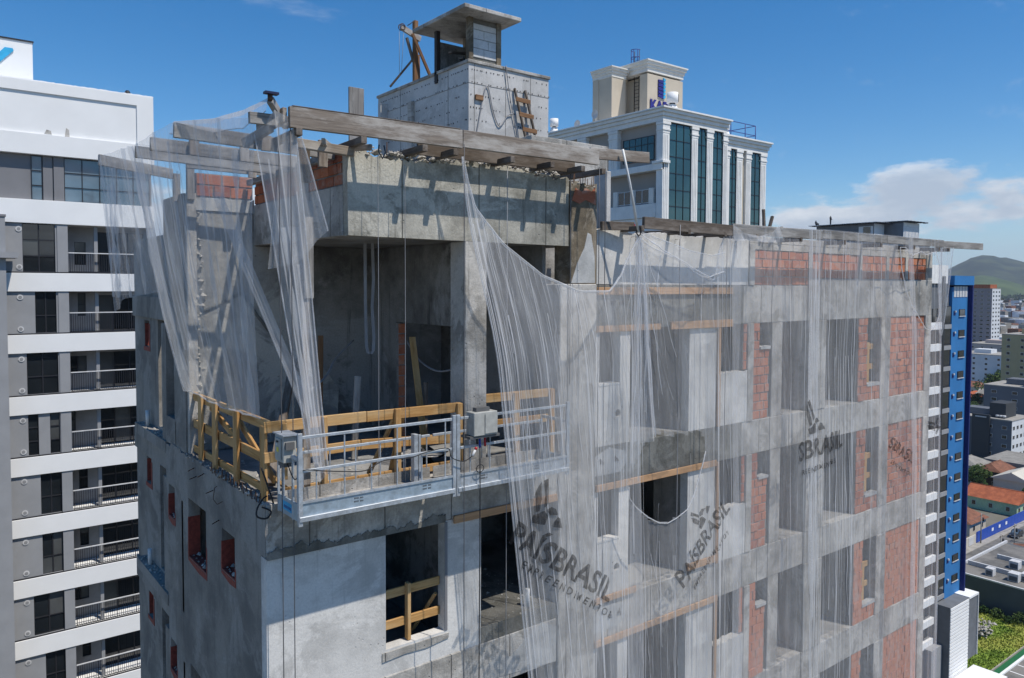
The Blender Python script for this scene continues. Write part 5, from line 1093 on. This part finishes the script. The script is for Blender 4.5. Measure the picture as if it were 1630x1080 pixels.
Rd = [.15, .15, .16, .06, .1, .09, .07, .05, .045, .09, .07, .05, .045, .07, .05, .035, .07, .05, .035]
person('person', 'person in dark clothes standing on the distant shed roof', J, Ed, Rd, (121.0, 61.3, 46.51), 'person_dark')
J2 = [(0, 0, .2), (0, .03, .5), (0, .06, .72), (0, .04, .82), (0, .02, .97), (.1, -.05, .2), (.14, -.4, .42), (.13, -.45, .08), (.13, -.55, .04), (-.1, -.05, .2), (-.14, -.4, .42), (-.13, -.45, .08), (-.13, -.55, .04), (.19, .05, .68), (.24, -.12, .5), (.14, -.32, .48), (-.19, .05, .68), (-.24, -.12, .5), (-.14, -.32, .48)]
person('person', 'person in dark clothes crouching at the edge of the distant shed roof', J2, Ed, Rd, (120.0, 63.4, 46.51), 'person_dark')
# ---- blue tower and its podium
bb_ = empty('blue_tower', (112, 42, GZ), 'tall bright blue apartment tower with a grey window strip at the right', 'building')
YB_ = 37.0
B(99, 110.75, YB_ + .4, 55, GZ, 36.5).build('grey_wing', 'shed_grey', bb_)
B(100.5, 109.5, YB_ + .1, 50, 36.5, 39.0).build('roof_block', 'kad_white', bb_)
B(110.8, 115.9, YB_, 50, -13.2, 36.0).build('blue_wall', 'blue_wall', bb_); B(110.2, 116.6, YB_ - .5, 50, 36.3, 37.6).build('blue_crown', 'blue_wall', bb_); B(115.92, 116.2, YB_ - .6, 50, -13.4, 36.29).build('blue_fin', 'blue_navy', bb_)
B(110.8, 116.3, YB_ - .6, 50, -13.8, -13.25).build('blue_soffit', 'blue_wall', bb_)
for i in range(5): B(111.2 + i * .9, 111.9 + i * .9, YB_ - .06, YB_ - .002, 34.6, 36.1).build('window', 'grille_white', bb_)
for k in range(16):
    z = 31.95 - k * 2.95
    B(112.95, 114.95, YB_ - .16, YB_ - .001, z - .14, z - .03).build('window_sill', 'grille_white', bb_); f = B(113.0, 114.9, YB_ - .08, YB_ - .001, z - .02, z + .92).build('window', 'dark_frame', bb_); B(113.1, 114.8, YB_ - .11, YB_ - .081, z, z + .86).build('pane', 'dark_glass', f)
    f = B(111.3, 111.9, YB_ - .05, YB_ - .001, z + .1, z + .7).build('window', 'blue_navy', bb_); B(111.45, 111.75, YB_ - .22, YB_ - .051, z + .5, z + .75).build('air_conditioner', 'grille_white', bb_)
    f = B(108.6, 110.7, YB_ + .1, YB_ + .39, z - 1.1, z + 1.4).build('window', 'dark_frame', bb_); B(108.75, 110.55, YB_ + .06, YB_ + .099, z - .9, z + 1.3).build('pane', 'dark_glass', f)
    B(108.4, 110.78, YB_ - .02, YB_ + .39, z - 1.75, z - 1.15).build('sill_band', 'grey_paint_light', bb_)
    B(99, 107.7, YB_ - .05, YB_ + .39, z - 1.75, z - .8).build('white_band', 'white_paint', bb_)
    for i in range(4): B(99.3 + i * 2.1, 101.0 + i * 2.1, YB_ + .3, YB_ + .39, z - .75, z + 1.1).build('window', 'dark_glass', bb_)
B(107.72, 108.38, YB_ - .1, YB_ + .39, GZ, 37.5).build('dark_strip', 'dark_frame', bb_)
pd = empty('corrugated_podium', (112, 38, GZ), 'white corrugated podium block under the blue tower', 'building')
B(108.3, 114.2, 35.1, 45, GZ, -8.4).build('body', 'shed_grey', pd)
for i in range(27):
    z = GZ + .1 + i * .5; B(108.3, 114.2, 35.0, 35.098, z, z + .37).build('cladding_slat', 'white_paint', pd)
B(114.25, 117.2, 35.1, 38, GZ + 4.5, -8.6).build('dark_fin', 'shed_grey', pd); B(114.2, 117.35, 34.95, 38, -8.59, -8.3).build('fin_cap', 'white_paint', pd); B(117.21, 117.4, 34.95, 38, GZ + 4.5, -8.6).build('fin_edge', 'grille_white', pd)
B(105.0, 108.2, 36, 45, GZ, -13.9).build('grey_base', 'grey_paint_light', pd)
B(109, 116, 30.5, 34.9, GZ, -18.6).build('low_annex', 'white_paint', pd)
# ================================================================== ground, town, hills
def gmat(name, c, d, sc, c3=None, bump=.3):
    s = NT(name); p = s.pos(); col = s.mix(s.ramp(s.noise(p, sc, 9, .62), .32, .68), d, c)
    if c3: col = s.mix(s.ramp(s.noise(p, sc * .37, 6, .6, loc=(3, 7, 1)), .45, .62), col, c3)
    s.bump(s.noise(p, sc * 12, 4, .6), bump, .1); return s.set(col, .95, spec=.15)
gmat('ground', (.15, .14, .115), (.07, .085, .045), .03, (.19, .175, .15)); gmat('asphalt', (.17, .165, .155), (.10, .10, .098), .4, (.21, .2, .185)); gmat('pavement', (.36, .34, .31), (.27, .26, .235), .6)
gmat('grass', (.23, .32, .05), (.12, .19, .03), .35, (.30, .32, .07)); gmat('foliage', (.045, .085, .025), (.015, .035, .012), 1.3); gmat('foliage_light', (.08, .12, .035), (.03, .055, .018), 1.3)
gmat('hill', (.026, .04, .024), (.009, .018, .012), .012, (.055, .07, .03)); gmat('hill_field', (.085, .12, .045), (.04, .065, .025), .006); gmat('wood', (.03, .05, .022), (.014, .027, .012), .05)
gmat('tile_roof', (.42, .135, .065), (.27, .085, .045), .8); gmat('tile_brown', (.25, .115, .075), (.15, .075, .05), .8); gmat('fibre_roof', (.30, .285, .255), (.2, .19, .17), .5)
plain('court_green', (.012, .14, .05), .8); plain('tarp_blue', (.015, .08, .45), .5); plain('wall_grey', (.105, .118, .13), .85, .08, .3); plain('apt_grey', (.13, .14, .16), .85, .06, .2); plain('apt_dark', (.045, .05, .055), .85, .06, .2); plain('apt_white', (.66, .68, .70), .8, .06, .2); plain('apt_yellow', (.42, .35, .20), .8, .05, .2); plain('apt_pink', (.52, .42, .38), .8, .06, .1); plain('house_cream', (.58, .54, .46), .8, .06, .3); plain('house_green', (.42, .58, .38), .8); plain('car_paint', (.03, .034, .04), .3, spec=.6); plain('tree_bark', (.08, .06, .045), .9); plain('mauve_wall', (.30, .26, .27), .85, .05, .1)
gr = MB(); gr.add([(-400, -600, GZ), (9000, -600, GZ), (9000, 9000, GZ), (-400, 9000, GZ)], [(0, 1, 2, 3)]); gr.build('ground', 'ground', kind='structure')
B(150, 330, 53.2, 59.4, GZ + .0, GZ + .02).build('road', 'asphalt', kind='structure')
B(150, 330, 59.42, 61.0, GZ, GZ + .14).build('pavement', 'pavement', kind='structure'); B(150, 330, 51.6, 53.18, GZ, GZ + .14).build('pavement', 'pavement', kind='structure')
# grass lot with tufts
gl = B(117.5, 146.2, 35.2, 60, GZ, GZ + .1).build('grass_lot', 'grass', kind='structure')
m = MB(); rr = random.Random(4)
for i in range(9000):
    x, y = rr.uniform(118, 146), rr.uniform(35.3, 50); h = rr.uniform(.1, .32) * (1.8 if rr.random() < .06 else 1); a = rr.uniform(0, 6.3); dx, dy = math.cos(a) * .12, math.sin(a) * .12; lx, ly = rr.uniform(-.15, .15), rr.uniform(-.15, .15)
    m.add([(x - dx, y - dy, GZ + .1), (x + dx, y + dy, GZ + .1), (x + lx, y + ly, GZ + .1 + h)], [(0, 1, 2)])
m.build('wild_grass', 'grass', None, 'bright green wild grass covering the vacant lot', 'grass', kind='stuff')
B(117.5, 175, 35.0, 35.19, GZ, GZ + .25).build('kerb', 'pavement', kind='structure'); B(105, 175, 33.1, 34.98, GZ, GZ + .03).build('green_lane', 'court_green', kind='structure')
pk = empty('parking_deck', (135, 29, GZ), 'grey parking deck with white lines beside the green lane', 'deck'); B(119, 175, 24, 32.6, GZ, GZ + 1.6).build('deck', 'asphalt', pk); B(119, 175, 32.4, 32.75, GZ + 1.6, GZ + 1.85).build('edge', 'white_paint', pk)
for i in range(10): B(122 + i * 3, 122.2 + i * 3, 28, 32.3, GZ + 1.604, GZ + 1.61).build('bay_line', 'white_paint', pk)
rocks(140, (133.5, 137, 39.8, 42.3, GZ + .2, GZ + 2.2), .15, .5, 8).build('stone_pile', 'rubble', None, 'heap of pale stones in the grass behind the podium', 'stones', kind='stuff')
def leaves(m, c, r, n, rr, sz):
    for _ in range(n):
        d = Vector((rr.gauss(0, 1), rr.gauss(0, 1), rr.gauss(0, 1))).normalized() * (r * rr.uniform(.45, 1.0) ** .6); p = c + Vector((d.x, d.y, d.z * .8))
        a = Vector((rr.gauss(0, 1), rr.gauss(0, 1), rr.gauss(0, 1))).normalized() * sz; b = a.orthogonal().normalized() * sz * .7
        m.add([p - a, p + b, p + a, p - b], [(0, 1, 2, 3)])
def tree(x, y, h, r, label, mat='foliage', seed=0, group='trees in the town'):
    rr = random.Random(seed); t = empty('tree', (x, y, GZ), label, 'tree', group)
    MB().tube([(x, y, GZ), (x + .2, y, GZ + h * .4), (x + .1, y + .1, GZ + h * .7)], r * .09, 6, r * .04).build('trunk', 'tree_bark', t)
    m = MB()
    for _ in range(8): leaves(m, Vector((x + rr.uniform(-.6, .6) * r, y + rr.uniform(-.6, .6) * r, GZ + h * rr.uniform(.45, .9))), r * rr.uniform(.35, .6), 130, rr, r * .085)
    m.build('crown', mat, t)
# long grey boundary building with a cluttered flat roof
gw = empty('low_building', (160, 44, GZ), 'long dark grey windowless building beside the grass lot', 'building')
B(146.4, 172, 24, 50.6, GZ, GZ + 5.6).build('wall', 'wall_grey', gw); B(146.3, 146.7, 24, 50.7, GZ + 5.6, GZ + 5.85).build('parapet', 'grille_white', gw); B(146.3, 172, 50.4, 50.75, GZ + 5.6, GZ + 6.1).build('parapet', 'grille_white', gw)
B(147, 171, 25, 50.3, GZ + 5.602, GZ + 5.7).build('roof', 'asphalt', gw); B(152, 152.4, 25, 50, GZ + 5.7, GZ + 6.5).build('roof_wall', 'grille_white', gw); B(160, 160.4, 25, 48, GZ + 5.7, GZ + 6.5).build('roof_wall', 'grille_white', gw)
for (x, y, s_, lab) in ((148.6, 44.5, 1.0, 'farthest left'), (149, 40.6, 1.3, 'second from the left'), (150.4, 39.2, 1.2, 'third from the left'), (150, 36.8, 1.5, 'nearest the picture edge'), (156, 43, 1.2, 'behind the roof wall')):
    a = empty('air_conditioner', (x, y, GZ + 5.7), 'rooftop air conditioning unit on the long grey building, ' + lab, 'air conditioner', 'rooftop air conditioning units'); B(x, x + 1.4 * s_, y, y + 1.3 * s_, GZ + 5.72, GZ + 6.8 * 1 + .3 * s_, .03).build('case', 'grille_white', a); B(x - .04, x - .002, y + .15, y + 1.1 * s_, GZ + 5.9, GZ + 6.7).build('grille', 'wall_grey', a)
# blue site fence, white wall, poles, car
sf = empty('site_fence', (198, 61.2, GZ), 'bright blue sheet fence along the street', 'fence')
for i in range(16):
    B(184.6 + i * 2, 186.55 + i * 2, 61.05, 61.12, GZ + .1, GZ + 2.6).build('sheet', 'tarp_blue', sf)
    if i in (4, 6, 8): B(185 + i * 2, 186 + i * 2, 61.0, 61.045, GZ + 1.2, GZ + 1.9).build('poster', 'white_paint', sf)
ww = empty('garden_wall', (180, 61.2, GZ), 'low cream garden wall with a gate beside the blue fence', 'wall'); B(172, 184.4, 61.05, 61.3, GZ, GZ + 2.1).build('wall', 'house_cream', ww); B(180.5, 183, 61.0, 61.045, GZ + .2, GZ + 1.9).build('gate', 'grille_white', ww)
for i, (x, y, h, lab) in enumerate(((185.3, 60.4, 7.0, 'concrete utility pole at the end of the blue fence'), (184.4, 53.4, 6.5, 'utility pole on the near side of the street'), (194.4, 53.0, 8, 'utility pole by the car at the picture edge'), (176, 53.0, 6, 'utility pole behind the long grey building'))):
    u = empty('utility_pole', (x, y, GZ), lab, 'utility pole', 'utility poles along the street'); MB().tube([(x, y, GZ), (x, y, GZ + h)], .16, 8, .11).build('shaft', 'pavement', u); B(x - .8, x + .8, y - .06, y + .06, GZ + h - .6, GZ + h - .45).build('crossarm', 'tree_bark', u); MB().tube([(x + .25, y - .3, GZ + h - 1.8), (x + .25, y - .3, GZ + h - 1)], .2, 8).build('transformer', 'dark_frame', u)
for i, (z, y) in enumerate(((6.5, 60.4), (6.1, 53.4))): cable('power_line', [(176, y, GZ + z), (181, y, GZ + z - .3), (185, y, GZ + z), (190, y, GZ + z - .3), (194.5, y, GZ + z)], .03, 'wire', ('thin power line above the blue fence', 'thin power line on the near side of the street')[i], 'power line', n=4)
def car(x, y, rz, label):
    c = empty('car', (x, y, GZ + .02), label, 'car'); M_ = Matrix.Rotation(rz, 3, 'Z')
    def put(m, name, mat, par=None):
        m.v = [tuple(M_ @ Vector(v) + Vector((x, y, GZ + .02))) for v in m.v]; return m.build(name, mat, par or c)
    prof = [(-2.1, .3), (2.1, .3), (2.12, .7), (1.9, .92), (1.0, 1.0), (.45, 1.52), (-1.3, 1.56), (-1.95, 1.05), (-2.12, .95)]
    put(MB().prism(prof, 'y', -.85, .85), 'body', 'car_paint'); put(MB().prism([(.95, 1.02), (.47, 1.47), (-1.25, 1.5), (-1.75, 1.08)], 'y', -.862, .862), 'side_windows', 'dark_glass')
    put(MB().add([(1.0, -.7, 1.03), (1.0, .7, 1.03), (.5, .62, 1.5), (.5, -.62, 1.5)], [(0, 1, 2, 3)]), 'windscreen', 'blue_glass')
    for a in (-1.35, 1.35):
        for b in (-.8, .8):
            wl = put(MB().tube([(a, b - .1, .32), (a, b + .1, .32)], .32, 14), 'wheel', 'black_rubber'); put(MB().tube([(a, b - .105, .32), (a, b + .105, .32)], .18, 10), 'rim', 'galvanised', wl)
    for b in (-.6, .6): put(MB().box(2.08, 2.14, b - .17, b + .17, .62, .78), 'headlight', 'grille_white')
    put(MB().box(2.1, 2.15, -.3, .3, .4, .55), 'number_plate', 'grille_white')
car(197.2, 57.4, math.pi, 'dark car on the street beside the blue fence')
# houses and blocks
def house(x, y, lx, ly, h, rh, wall, roof, label, ridge='x', hip=0, wins=3, zb=GZ):
    o = empty('house', (x, y, zb), label, 'house', 'houses in the town'); B(x - lx / 2, x + lx / 2, y - ly / 2, y + ly / 2, zb, zb + h).build('wall', wall, o); e = .6
    m = MB(); X0_, X1_, Y0_, Y1_ = x - lx / 2 - e, x + lx / 2 + e, y - ly / 2 - e, y + ly / 2 + e; z = zb + h
    if ridge == 'x': rp = [(X0_ + hip, y, z + rh), (X1_ - hip, y, z + rh)]; fs = [(0, 1, 5, 4), (2, 3, 4, 5), (1, 2, 5), (3, 0, 4), (3, 2, 1, 0)]
    else: rp = [(x, Y0_ + hip, z + rh), (x, Y1_ - hip, z + rh)]; fs = [(1, 2, 5, 4), (3, 0, 4, 5), (0, 1, 4), (2, 3, 5), (3, 2, 1, 0)]
    m.add([(X0_, Y0_, z), (X1_, Y0_, z), (X1_, Y1_, z), (X0_, Y1_, z)] + rp, fs); r_ = m.build('roof', roof, o)
    if ridge == 'x': MB().tube([(X0_ + hip, y, z + rh), (X1_ - hip, y, z + rh)], .14, 6).build('ridge_cap', roof, r_)
    else: MB().tube([(x, Y0_ + hip, z + rh), (x, Y1_ - hip, z + rh)], .14, 6).build('ridge_cap', roof, r_)
    for i in range(wins):
        a = y - ly / 2 + ly * (i + .5) / wins; w_ = B(x - lx / 2 - .06, x - lx / 2 - .001, a - .5, a + .5, zb + 1.0, zb + 2.2).build('window', 'grille_white', o); B(x - lx / 2 - .09, x - lx / 2 - .061, a - .42, a + .42, zb + 1.08, zb + 2.12).build('pane', 'dark_glass', w_)
        a = x - lx / 2 + lx * (i + .5) / wins; w_ = B(a - .5, a + .5, y - ly / 2 - .06, y - ly / 2 - .001, zb + 1.0, zb + 2.2).build('window', 'grille_white', o); B(a - .42, a + .42, y - ly / 2 - .09, y - ly / 2 - .061, zb + 1.08, zb + 2.12).build('pane', 'dark_glass', w_)
    return o
def block(x, y, lx, ly, fl, wall, label, fh=3.0, nx=4, ny=3, side=None, roof=True, name='apartment_block', ww=1.4):
    o = empty(name, (x, y, GZ), label, 'building', 'apartment blocks in the town'); h = fl * fh + .8; x0, x1, y0, y1 = x - lx / 2, x + lx / 2, y - ly / 2, y + ly / 2
    B(x0, x1, y0, y1, GZ, GZ + h).build('wall', wall, o)
    if side: B(x0, x1, y0 - .03, y0 - .001, GZ, GZ + h).build('side_wall', side, o)
    B(x0 - .15, x1 + .15, y0 - .15, y1 + .15, GZ + h, GZ + h + .35).build('parapet', 'pavement', o)
    if roof: B(x - lx * .15, x + lx * .2, y - ly * .1, y + ly * .25, GZ + h + .351, GZ + h + 2.6).build('roof_house', wall, o)
    wm = MB().box(-ww / 2, ww / 2, -.06, 0, 0, 1.3); sh = {}
    for k in range(fl):
        z = GZ + .9 + k * fh
        for i in range(ny):     # face -X
            a = y0 + ly * (i + .5) / ny; w_ = B(x0 - .06, x0 - .001, a - ww / 2, a + ww / 2, z, z + 1.3).build('window', 'grille_white', o)
            B(x0 - .09, x0 - .061, a - ww / 2 + .1, a + ww / 2 - .1, z + .1, z + 1.2).build('pane', 'dark_glass', w_)
        for i in range(nx):     # face -Y
            a = x0 + lx * (i + .5) / nx; w_ = B(a - ww / 2, a + ww / 2, y0 - .09, y0 - .031, z, z + 1.3).build('window', 'grille_white', o)
            B(a - ww / 2 + .1, a + ww / 2 - .1, y0 - .12, y0 - .091, z + .1, z + 1.2).build('pane', 'dark_glass', w_)
    return o
house(219, 69.3, 9, 12, 3.2, 2.4, 'house_green', 'tile_roof', 'long house with an orange tile roof above the blue fence', 'y', 0, 3)
house(193, 67.5, 9, 7, 3.0, 1.8, 'house_cream', 'tile_brown', 'small house with a brown tile roof left of the blue fence', 'x', 2, 2)
house(236, 70, 12, 9, 5.6, 2.2, 'house_cream', 'house_cream', 'pale two-storey house with a light gabled roof at the picture edge', 'x', 0, 3)
house(243, 86, 9, 8, 6, 1.8, 'house_cream', 'fibre_roof', 'white house with a grey fibre-cement roof beside the blue tower', 'x', 3, 2)
house(245, 79.5, 10, 6, 5, 2.0, 'tree_bark', 'tile_brown', 'house with a reddish brown roof in front of the dark apartments', 'x', 2, 2)
fb = empty('flat_house', (262, 81, GZ), 'flat concrete-roofed house with a bright blue tarp', 'house'); B(252, 268, 74, 84, GZ, GZ + 4.5).build('wall', 'apt_dark', fb); B(251, 269, 73, 85, GZ + 4.5, GZ + 6.2).build('roof', 'fibre_roof', fb); B(251.5, 251.9, 75, 81.5, GZ + 1, GZ + 4.3).build('tarp', 'tarp_blue', fb); B(250.5, 251.4, 73.5, 84, GZ + 0, GZ + 1.6).build('railing', 'fibre_roof', fb)
rm = house(172, 44.5, 10, 12, 4.2, 1.9, 'house_cream', 'tile_brown', 'brown tiled roof just beyond the long grey building', 'x', 2, 1)
ga = block(292, 100, 16, 22, 4, 'apt_grey', 'dark grey four-storey apartment block with a white end wall', 3.1, 5, 5, 'apt_white', ww=1.6)
B(283.2, 284, 95.5, 101, GZ, GZ + 14.6).build('stair_bay', 'apt_dark', ga); B(283.1, 283.19, 96.5, 100, GZ + 13.6, GZ + 14.0).build('bay_line', 'grille_white', ga)
B(287, 296, 92, 97, GZ + 13.6, GZ + 18.5).build('roof_box', 'apt_dark', ga)
for y in (92.2, 93.2, 94.3): MB().tube([(286.4, y, GZ + 14.0), (286.4, y, GZ + 14.6)], .55, 10).build('water_tank', 'grille_white', ga)
g2 = block(345, 106, 20, 22, 6, 'apt_grey', 'mid grey apartment block rising behind the dark apartments', 3.0, 4, 3, ww=2.0); B(338, 350, 96, 101, GZ + 19, GZ + 27).build('roof_box', 'apt_grey', g2)
block(392, 117, 20, 22, 12, 'apt_yellow', 'tall ochre apartment tower cut by the right picture edge', 3.0, 3, 4, ww=1.4)
block(497, 176, 24, 26, 6, 'apt_white', 'white apartment block with grey balconies in the middle town', 3.0, 5, 4, 'apt_white')
block(590, 204, 26, 30, 6, 'apt_pink', 'pale pinkish apartment block behind the white one', 3.0, 4, 5, 'apt_white')
block(640, 242, 22, 20, 7, 'apt_white', 'white block at the foot of the tall mauve tower', 3.0, 4, 3)
tt = block(615, 227, 15, 22, 19, 'mauve_wall', 'very tall mauve and white residential tower in the distance', 2.95, 3, 5, 'apt_white', roof=False, name='residential_tower', ww=2.2); B(609, 621, 218, 234, GZ + 57.2, GZ + 60).build('roof_frame', 'tile_roof', tt); B(600, 632, 222, 246, GZ, GZ + 12).build('podium', 'apt_white', tt)
block(720, 248, 30, 30, 5, 'apt_white', 'wide white block far out in the town', 3.2, 5, 4); block(770, 262, 26, 24, 4, 'house_cream', 'low cream block behind the wide white one', 3.2, 3, 3); block(850, 300, 30, 26, 6, 'apt_white', 'slim white block in the farthest visible row', 3.2, 3, 3)
for i, (x, y, wall, roof, lab) in enumerate(((398, 146, 'house_cream', 'tile_roof', 'orange roofed house at the foot of the white block'), (409, 150, 'apt_yellow', 'tile_roof', 'small yellow house with an orange roof by the blue tower'), (412, 142, 'house_cream', 'fibre_roof', 'two-storey cream house with a grey roof near the trees'), (390, 134, 'house_cream', 'fibre_roof', 'pale house with grey hipped roof below the trees'), (455, 168, 'house_cream', 'tile_brown', 'brown roofed house behind the trees'), (540, 186, 'house_cream', 'tile_brown', 'brown roofed house below the pinkish block'), (330, 118, 'house_green', 'fibre_roof', 'greenish house behind the dark apartments'), (470, 152, 'apt_white', 'tile_brown', 'white house with a dark red roof near the ochre tower'))):
    house(x, y, 12, 10, 6 if i in (2, 3) else 4, 2.4, wall, roof, lab, 'x' if i % 2 else 'y', 2, 2)
for i, (x, y, h, r, lab) in enumerate(((430, 149, 14, 7, 'broad dark tree behind the cream houses'), (440, 143, 13, 6, 'dark tree beside the broad one'), (420, 141, 12, 5, 'dark tree at the left of the clump'), (231, 79, 8, 3.5, 'bushy tree between the orange roof and the brown roof'), (236, 82, 7, 3, 'small tree by the blue tower'), (228, 76.5, 6, 2.6, 'shrubby tree behind the orange roof'), (223, 63.5, 7, 2.2, 'slim tree beside the pale two-storey house'), (480, 166, 11, 5, 'tree left of the white house'), (560, 190, 13, 7, 'tree below the pinkish block'), (660, 225, 14, 8, 'tree in the far town'), (380, 138, 9, 4, 'tree by the grey hipped roof'), (520, 170, 12, 6, 'tree in front of the white block'), (350, 126, 9, 4, 'tree behind the greenish house'))): tree(x, y, h, r, lab, 'foliage' if i % 3 else 'foliage_light', i)
for i, (x, y, r) in enumerate(((145, 44.5, .9), (144.8, 42.2, 1.1), (144, 40.2, .8), (145.2, 38.8, 1.3), (140, 46, 1.0))):
    m = MB(); leaves(m, Vector((x, y, GZ + r * .8)), r, 260, random.Random(i), .16)
    m.build('bush', 'foliage_light' if i % 2 else 'foliage', None, ('low bush at the far corner of the lot', 'round bush against the grey wall', 'small bush below the grey wall', 'large bush near the right picture edge', 'bush left of the grey wall')[i], 'bush', 'bushes along the grey wall')
# far town: one mass of little blocks, then woods and hills
m = MB(); m2 = MB(); m3 = MB(); rr = random.Random(77)
for i in range(5200):
    t = rr.random() ** 1.4; d = 700 + 2000 * t; a = rr.uniform(-.19, .03); dx, dy = math.cos(.33 + a), math.sin(.33 + a)
    x, y = -3 + d * 1.06 * math.cos(.335 + a * .6), -10 + d * 1.06 * math.sin(.335 + a * .6)
    h = rr.uniform(4, 9) if rr.random() < .85 else rr.uniform(12, 26); s_ = rr.uniform(7, 16); q = rr.random(); (m if q < .45 else m2 if q < .75 else m3).box(x, x + s_, y, y + s_ * rr.uniform(.7, 1.5), GZ, GZ + h)
m.build('far_town', 'apt_white', None, 'mass of small pale buildings filling the far valley', 'town', kind='stuff'); m2.build('far_town', 'fibre_roof', None, 'grey roofs among the far valley buildings', 'town', kind='stuff'); m3.build('far_town', 'tile_brown', None, 'reddish roofs among the far valley buildings', 'town', kind='stuff')
m = MB(); rr = random.Random(5)
for i in range(900):
    d = 820 + 1900 * rr.random(); a = rr.uniform(-.11, .04); c = Vector((-3 + d * math.cos(.335 + a), -10 + d * math.sin(.335 + a), GZ + 4)); leaves(m, c, rr.uniform(5, 9), 16, rr, 2.6)
m.build('town_trees', 'wood', None, 'dark trees scattered through the far valley', 'trees', kind='stuff')
def ridge(name, d, prof, mat, depth, seed, a0=-.9, a1=.75, n=150, base=GZ - .5):
    vs = []; fs = []; rows = 9
    for j in range(rows):
        t = j / (rows - 1)
        for i in range(n):
            a = a0 + (a1 - a0) * i / (n - 1); th = .335 + a; dd = d + depth * t; h = prof(a) * math.sin(math.pi * .5 * min(1, t * 1.15)) * (1 + .11 * (mnoise.noise(Vector((a * 26, t * 3, seed))) + .5 * mnoise.noise(Vector((a * 80, t * 8, seed)))))
            vs.append((-3 + dd * math.cos(th), -10 + dd * math.sin(th), base + max(0, h)))
    for j in range(rows - 1):
        for i in range(n - 1): fs.append((j * n + i, j * n + i + 1, (j + 1) * n + i + 1, (j + 1) * n + i))
    MB().add(vs, fs, None, True).build(name, mat, kind='structure')
def pk1(a):     # peak at the photograph's hill, falling off on both sides
    return 165 + 95 * math.exp(-((a - .036) / .022) ** 2) + 70 * math.exp(-((a - .005) / .03) ** 2) + 60 * math.exp(-((a + .06) / .03) ** 2) + 30 * math.sin(a * 9 + 1) - 15
ridge('hill', 5200, pk1, 'hill', 1800, 1.0)
ridge('hill', 3300, lambda a: 62 + 34 * math.sin(a * 21 + .6) + 18 * math.sin(a * 57), 'hill_field', 1100, 4.0)
m = MB(); rr = random.Random(9)
for i in range(2600):
    d = rr.uniform(2300, 3500); a = rr.uniform(-.13, .05); c = Vector((-3 + d * math.cos(.335 + a), -10 + d * math.sin(.335 + a), GZ + rr.uniform(5, 13) + max(0, (d - 3200) * .04))); leaves(m, c, rr.uniform(9, 17), 9, rr, 7)
m.build('far_wood', 'wood', None, 'dark belt of woodland below the hills', 'wood', kind='stuff')

# air between here and the hills
hz = MB().box(-440, 9040, -640, 9040, GZ - 1, 430); hm = bpy.data.materials.new('haze_air'); hm.use_nodes = True; MATS['haze_air'] = hm; nt = hm.node_tree; nt.nodes.clear()
pv = nt.nodes.new('ShaderNodeVolumePrincipled'); ou = nt.nodes.new('ShaderNodeOutputMaterial'); pv.inputs['Color'].default_value = (.80, .88, 1, 1); pv.inputs['Density'].default_value = 7e-5; pv.inputs['Anisotropy'].default_value = .2
nt.links.new(pv.outputs[0], ou.inputs['Volume']); hz.build('haze', 'haze_air', None, 'pale bluish air fading the far town and hills', 'haze', kind='stuff')
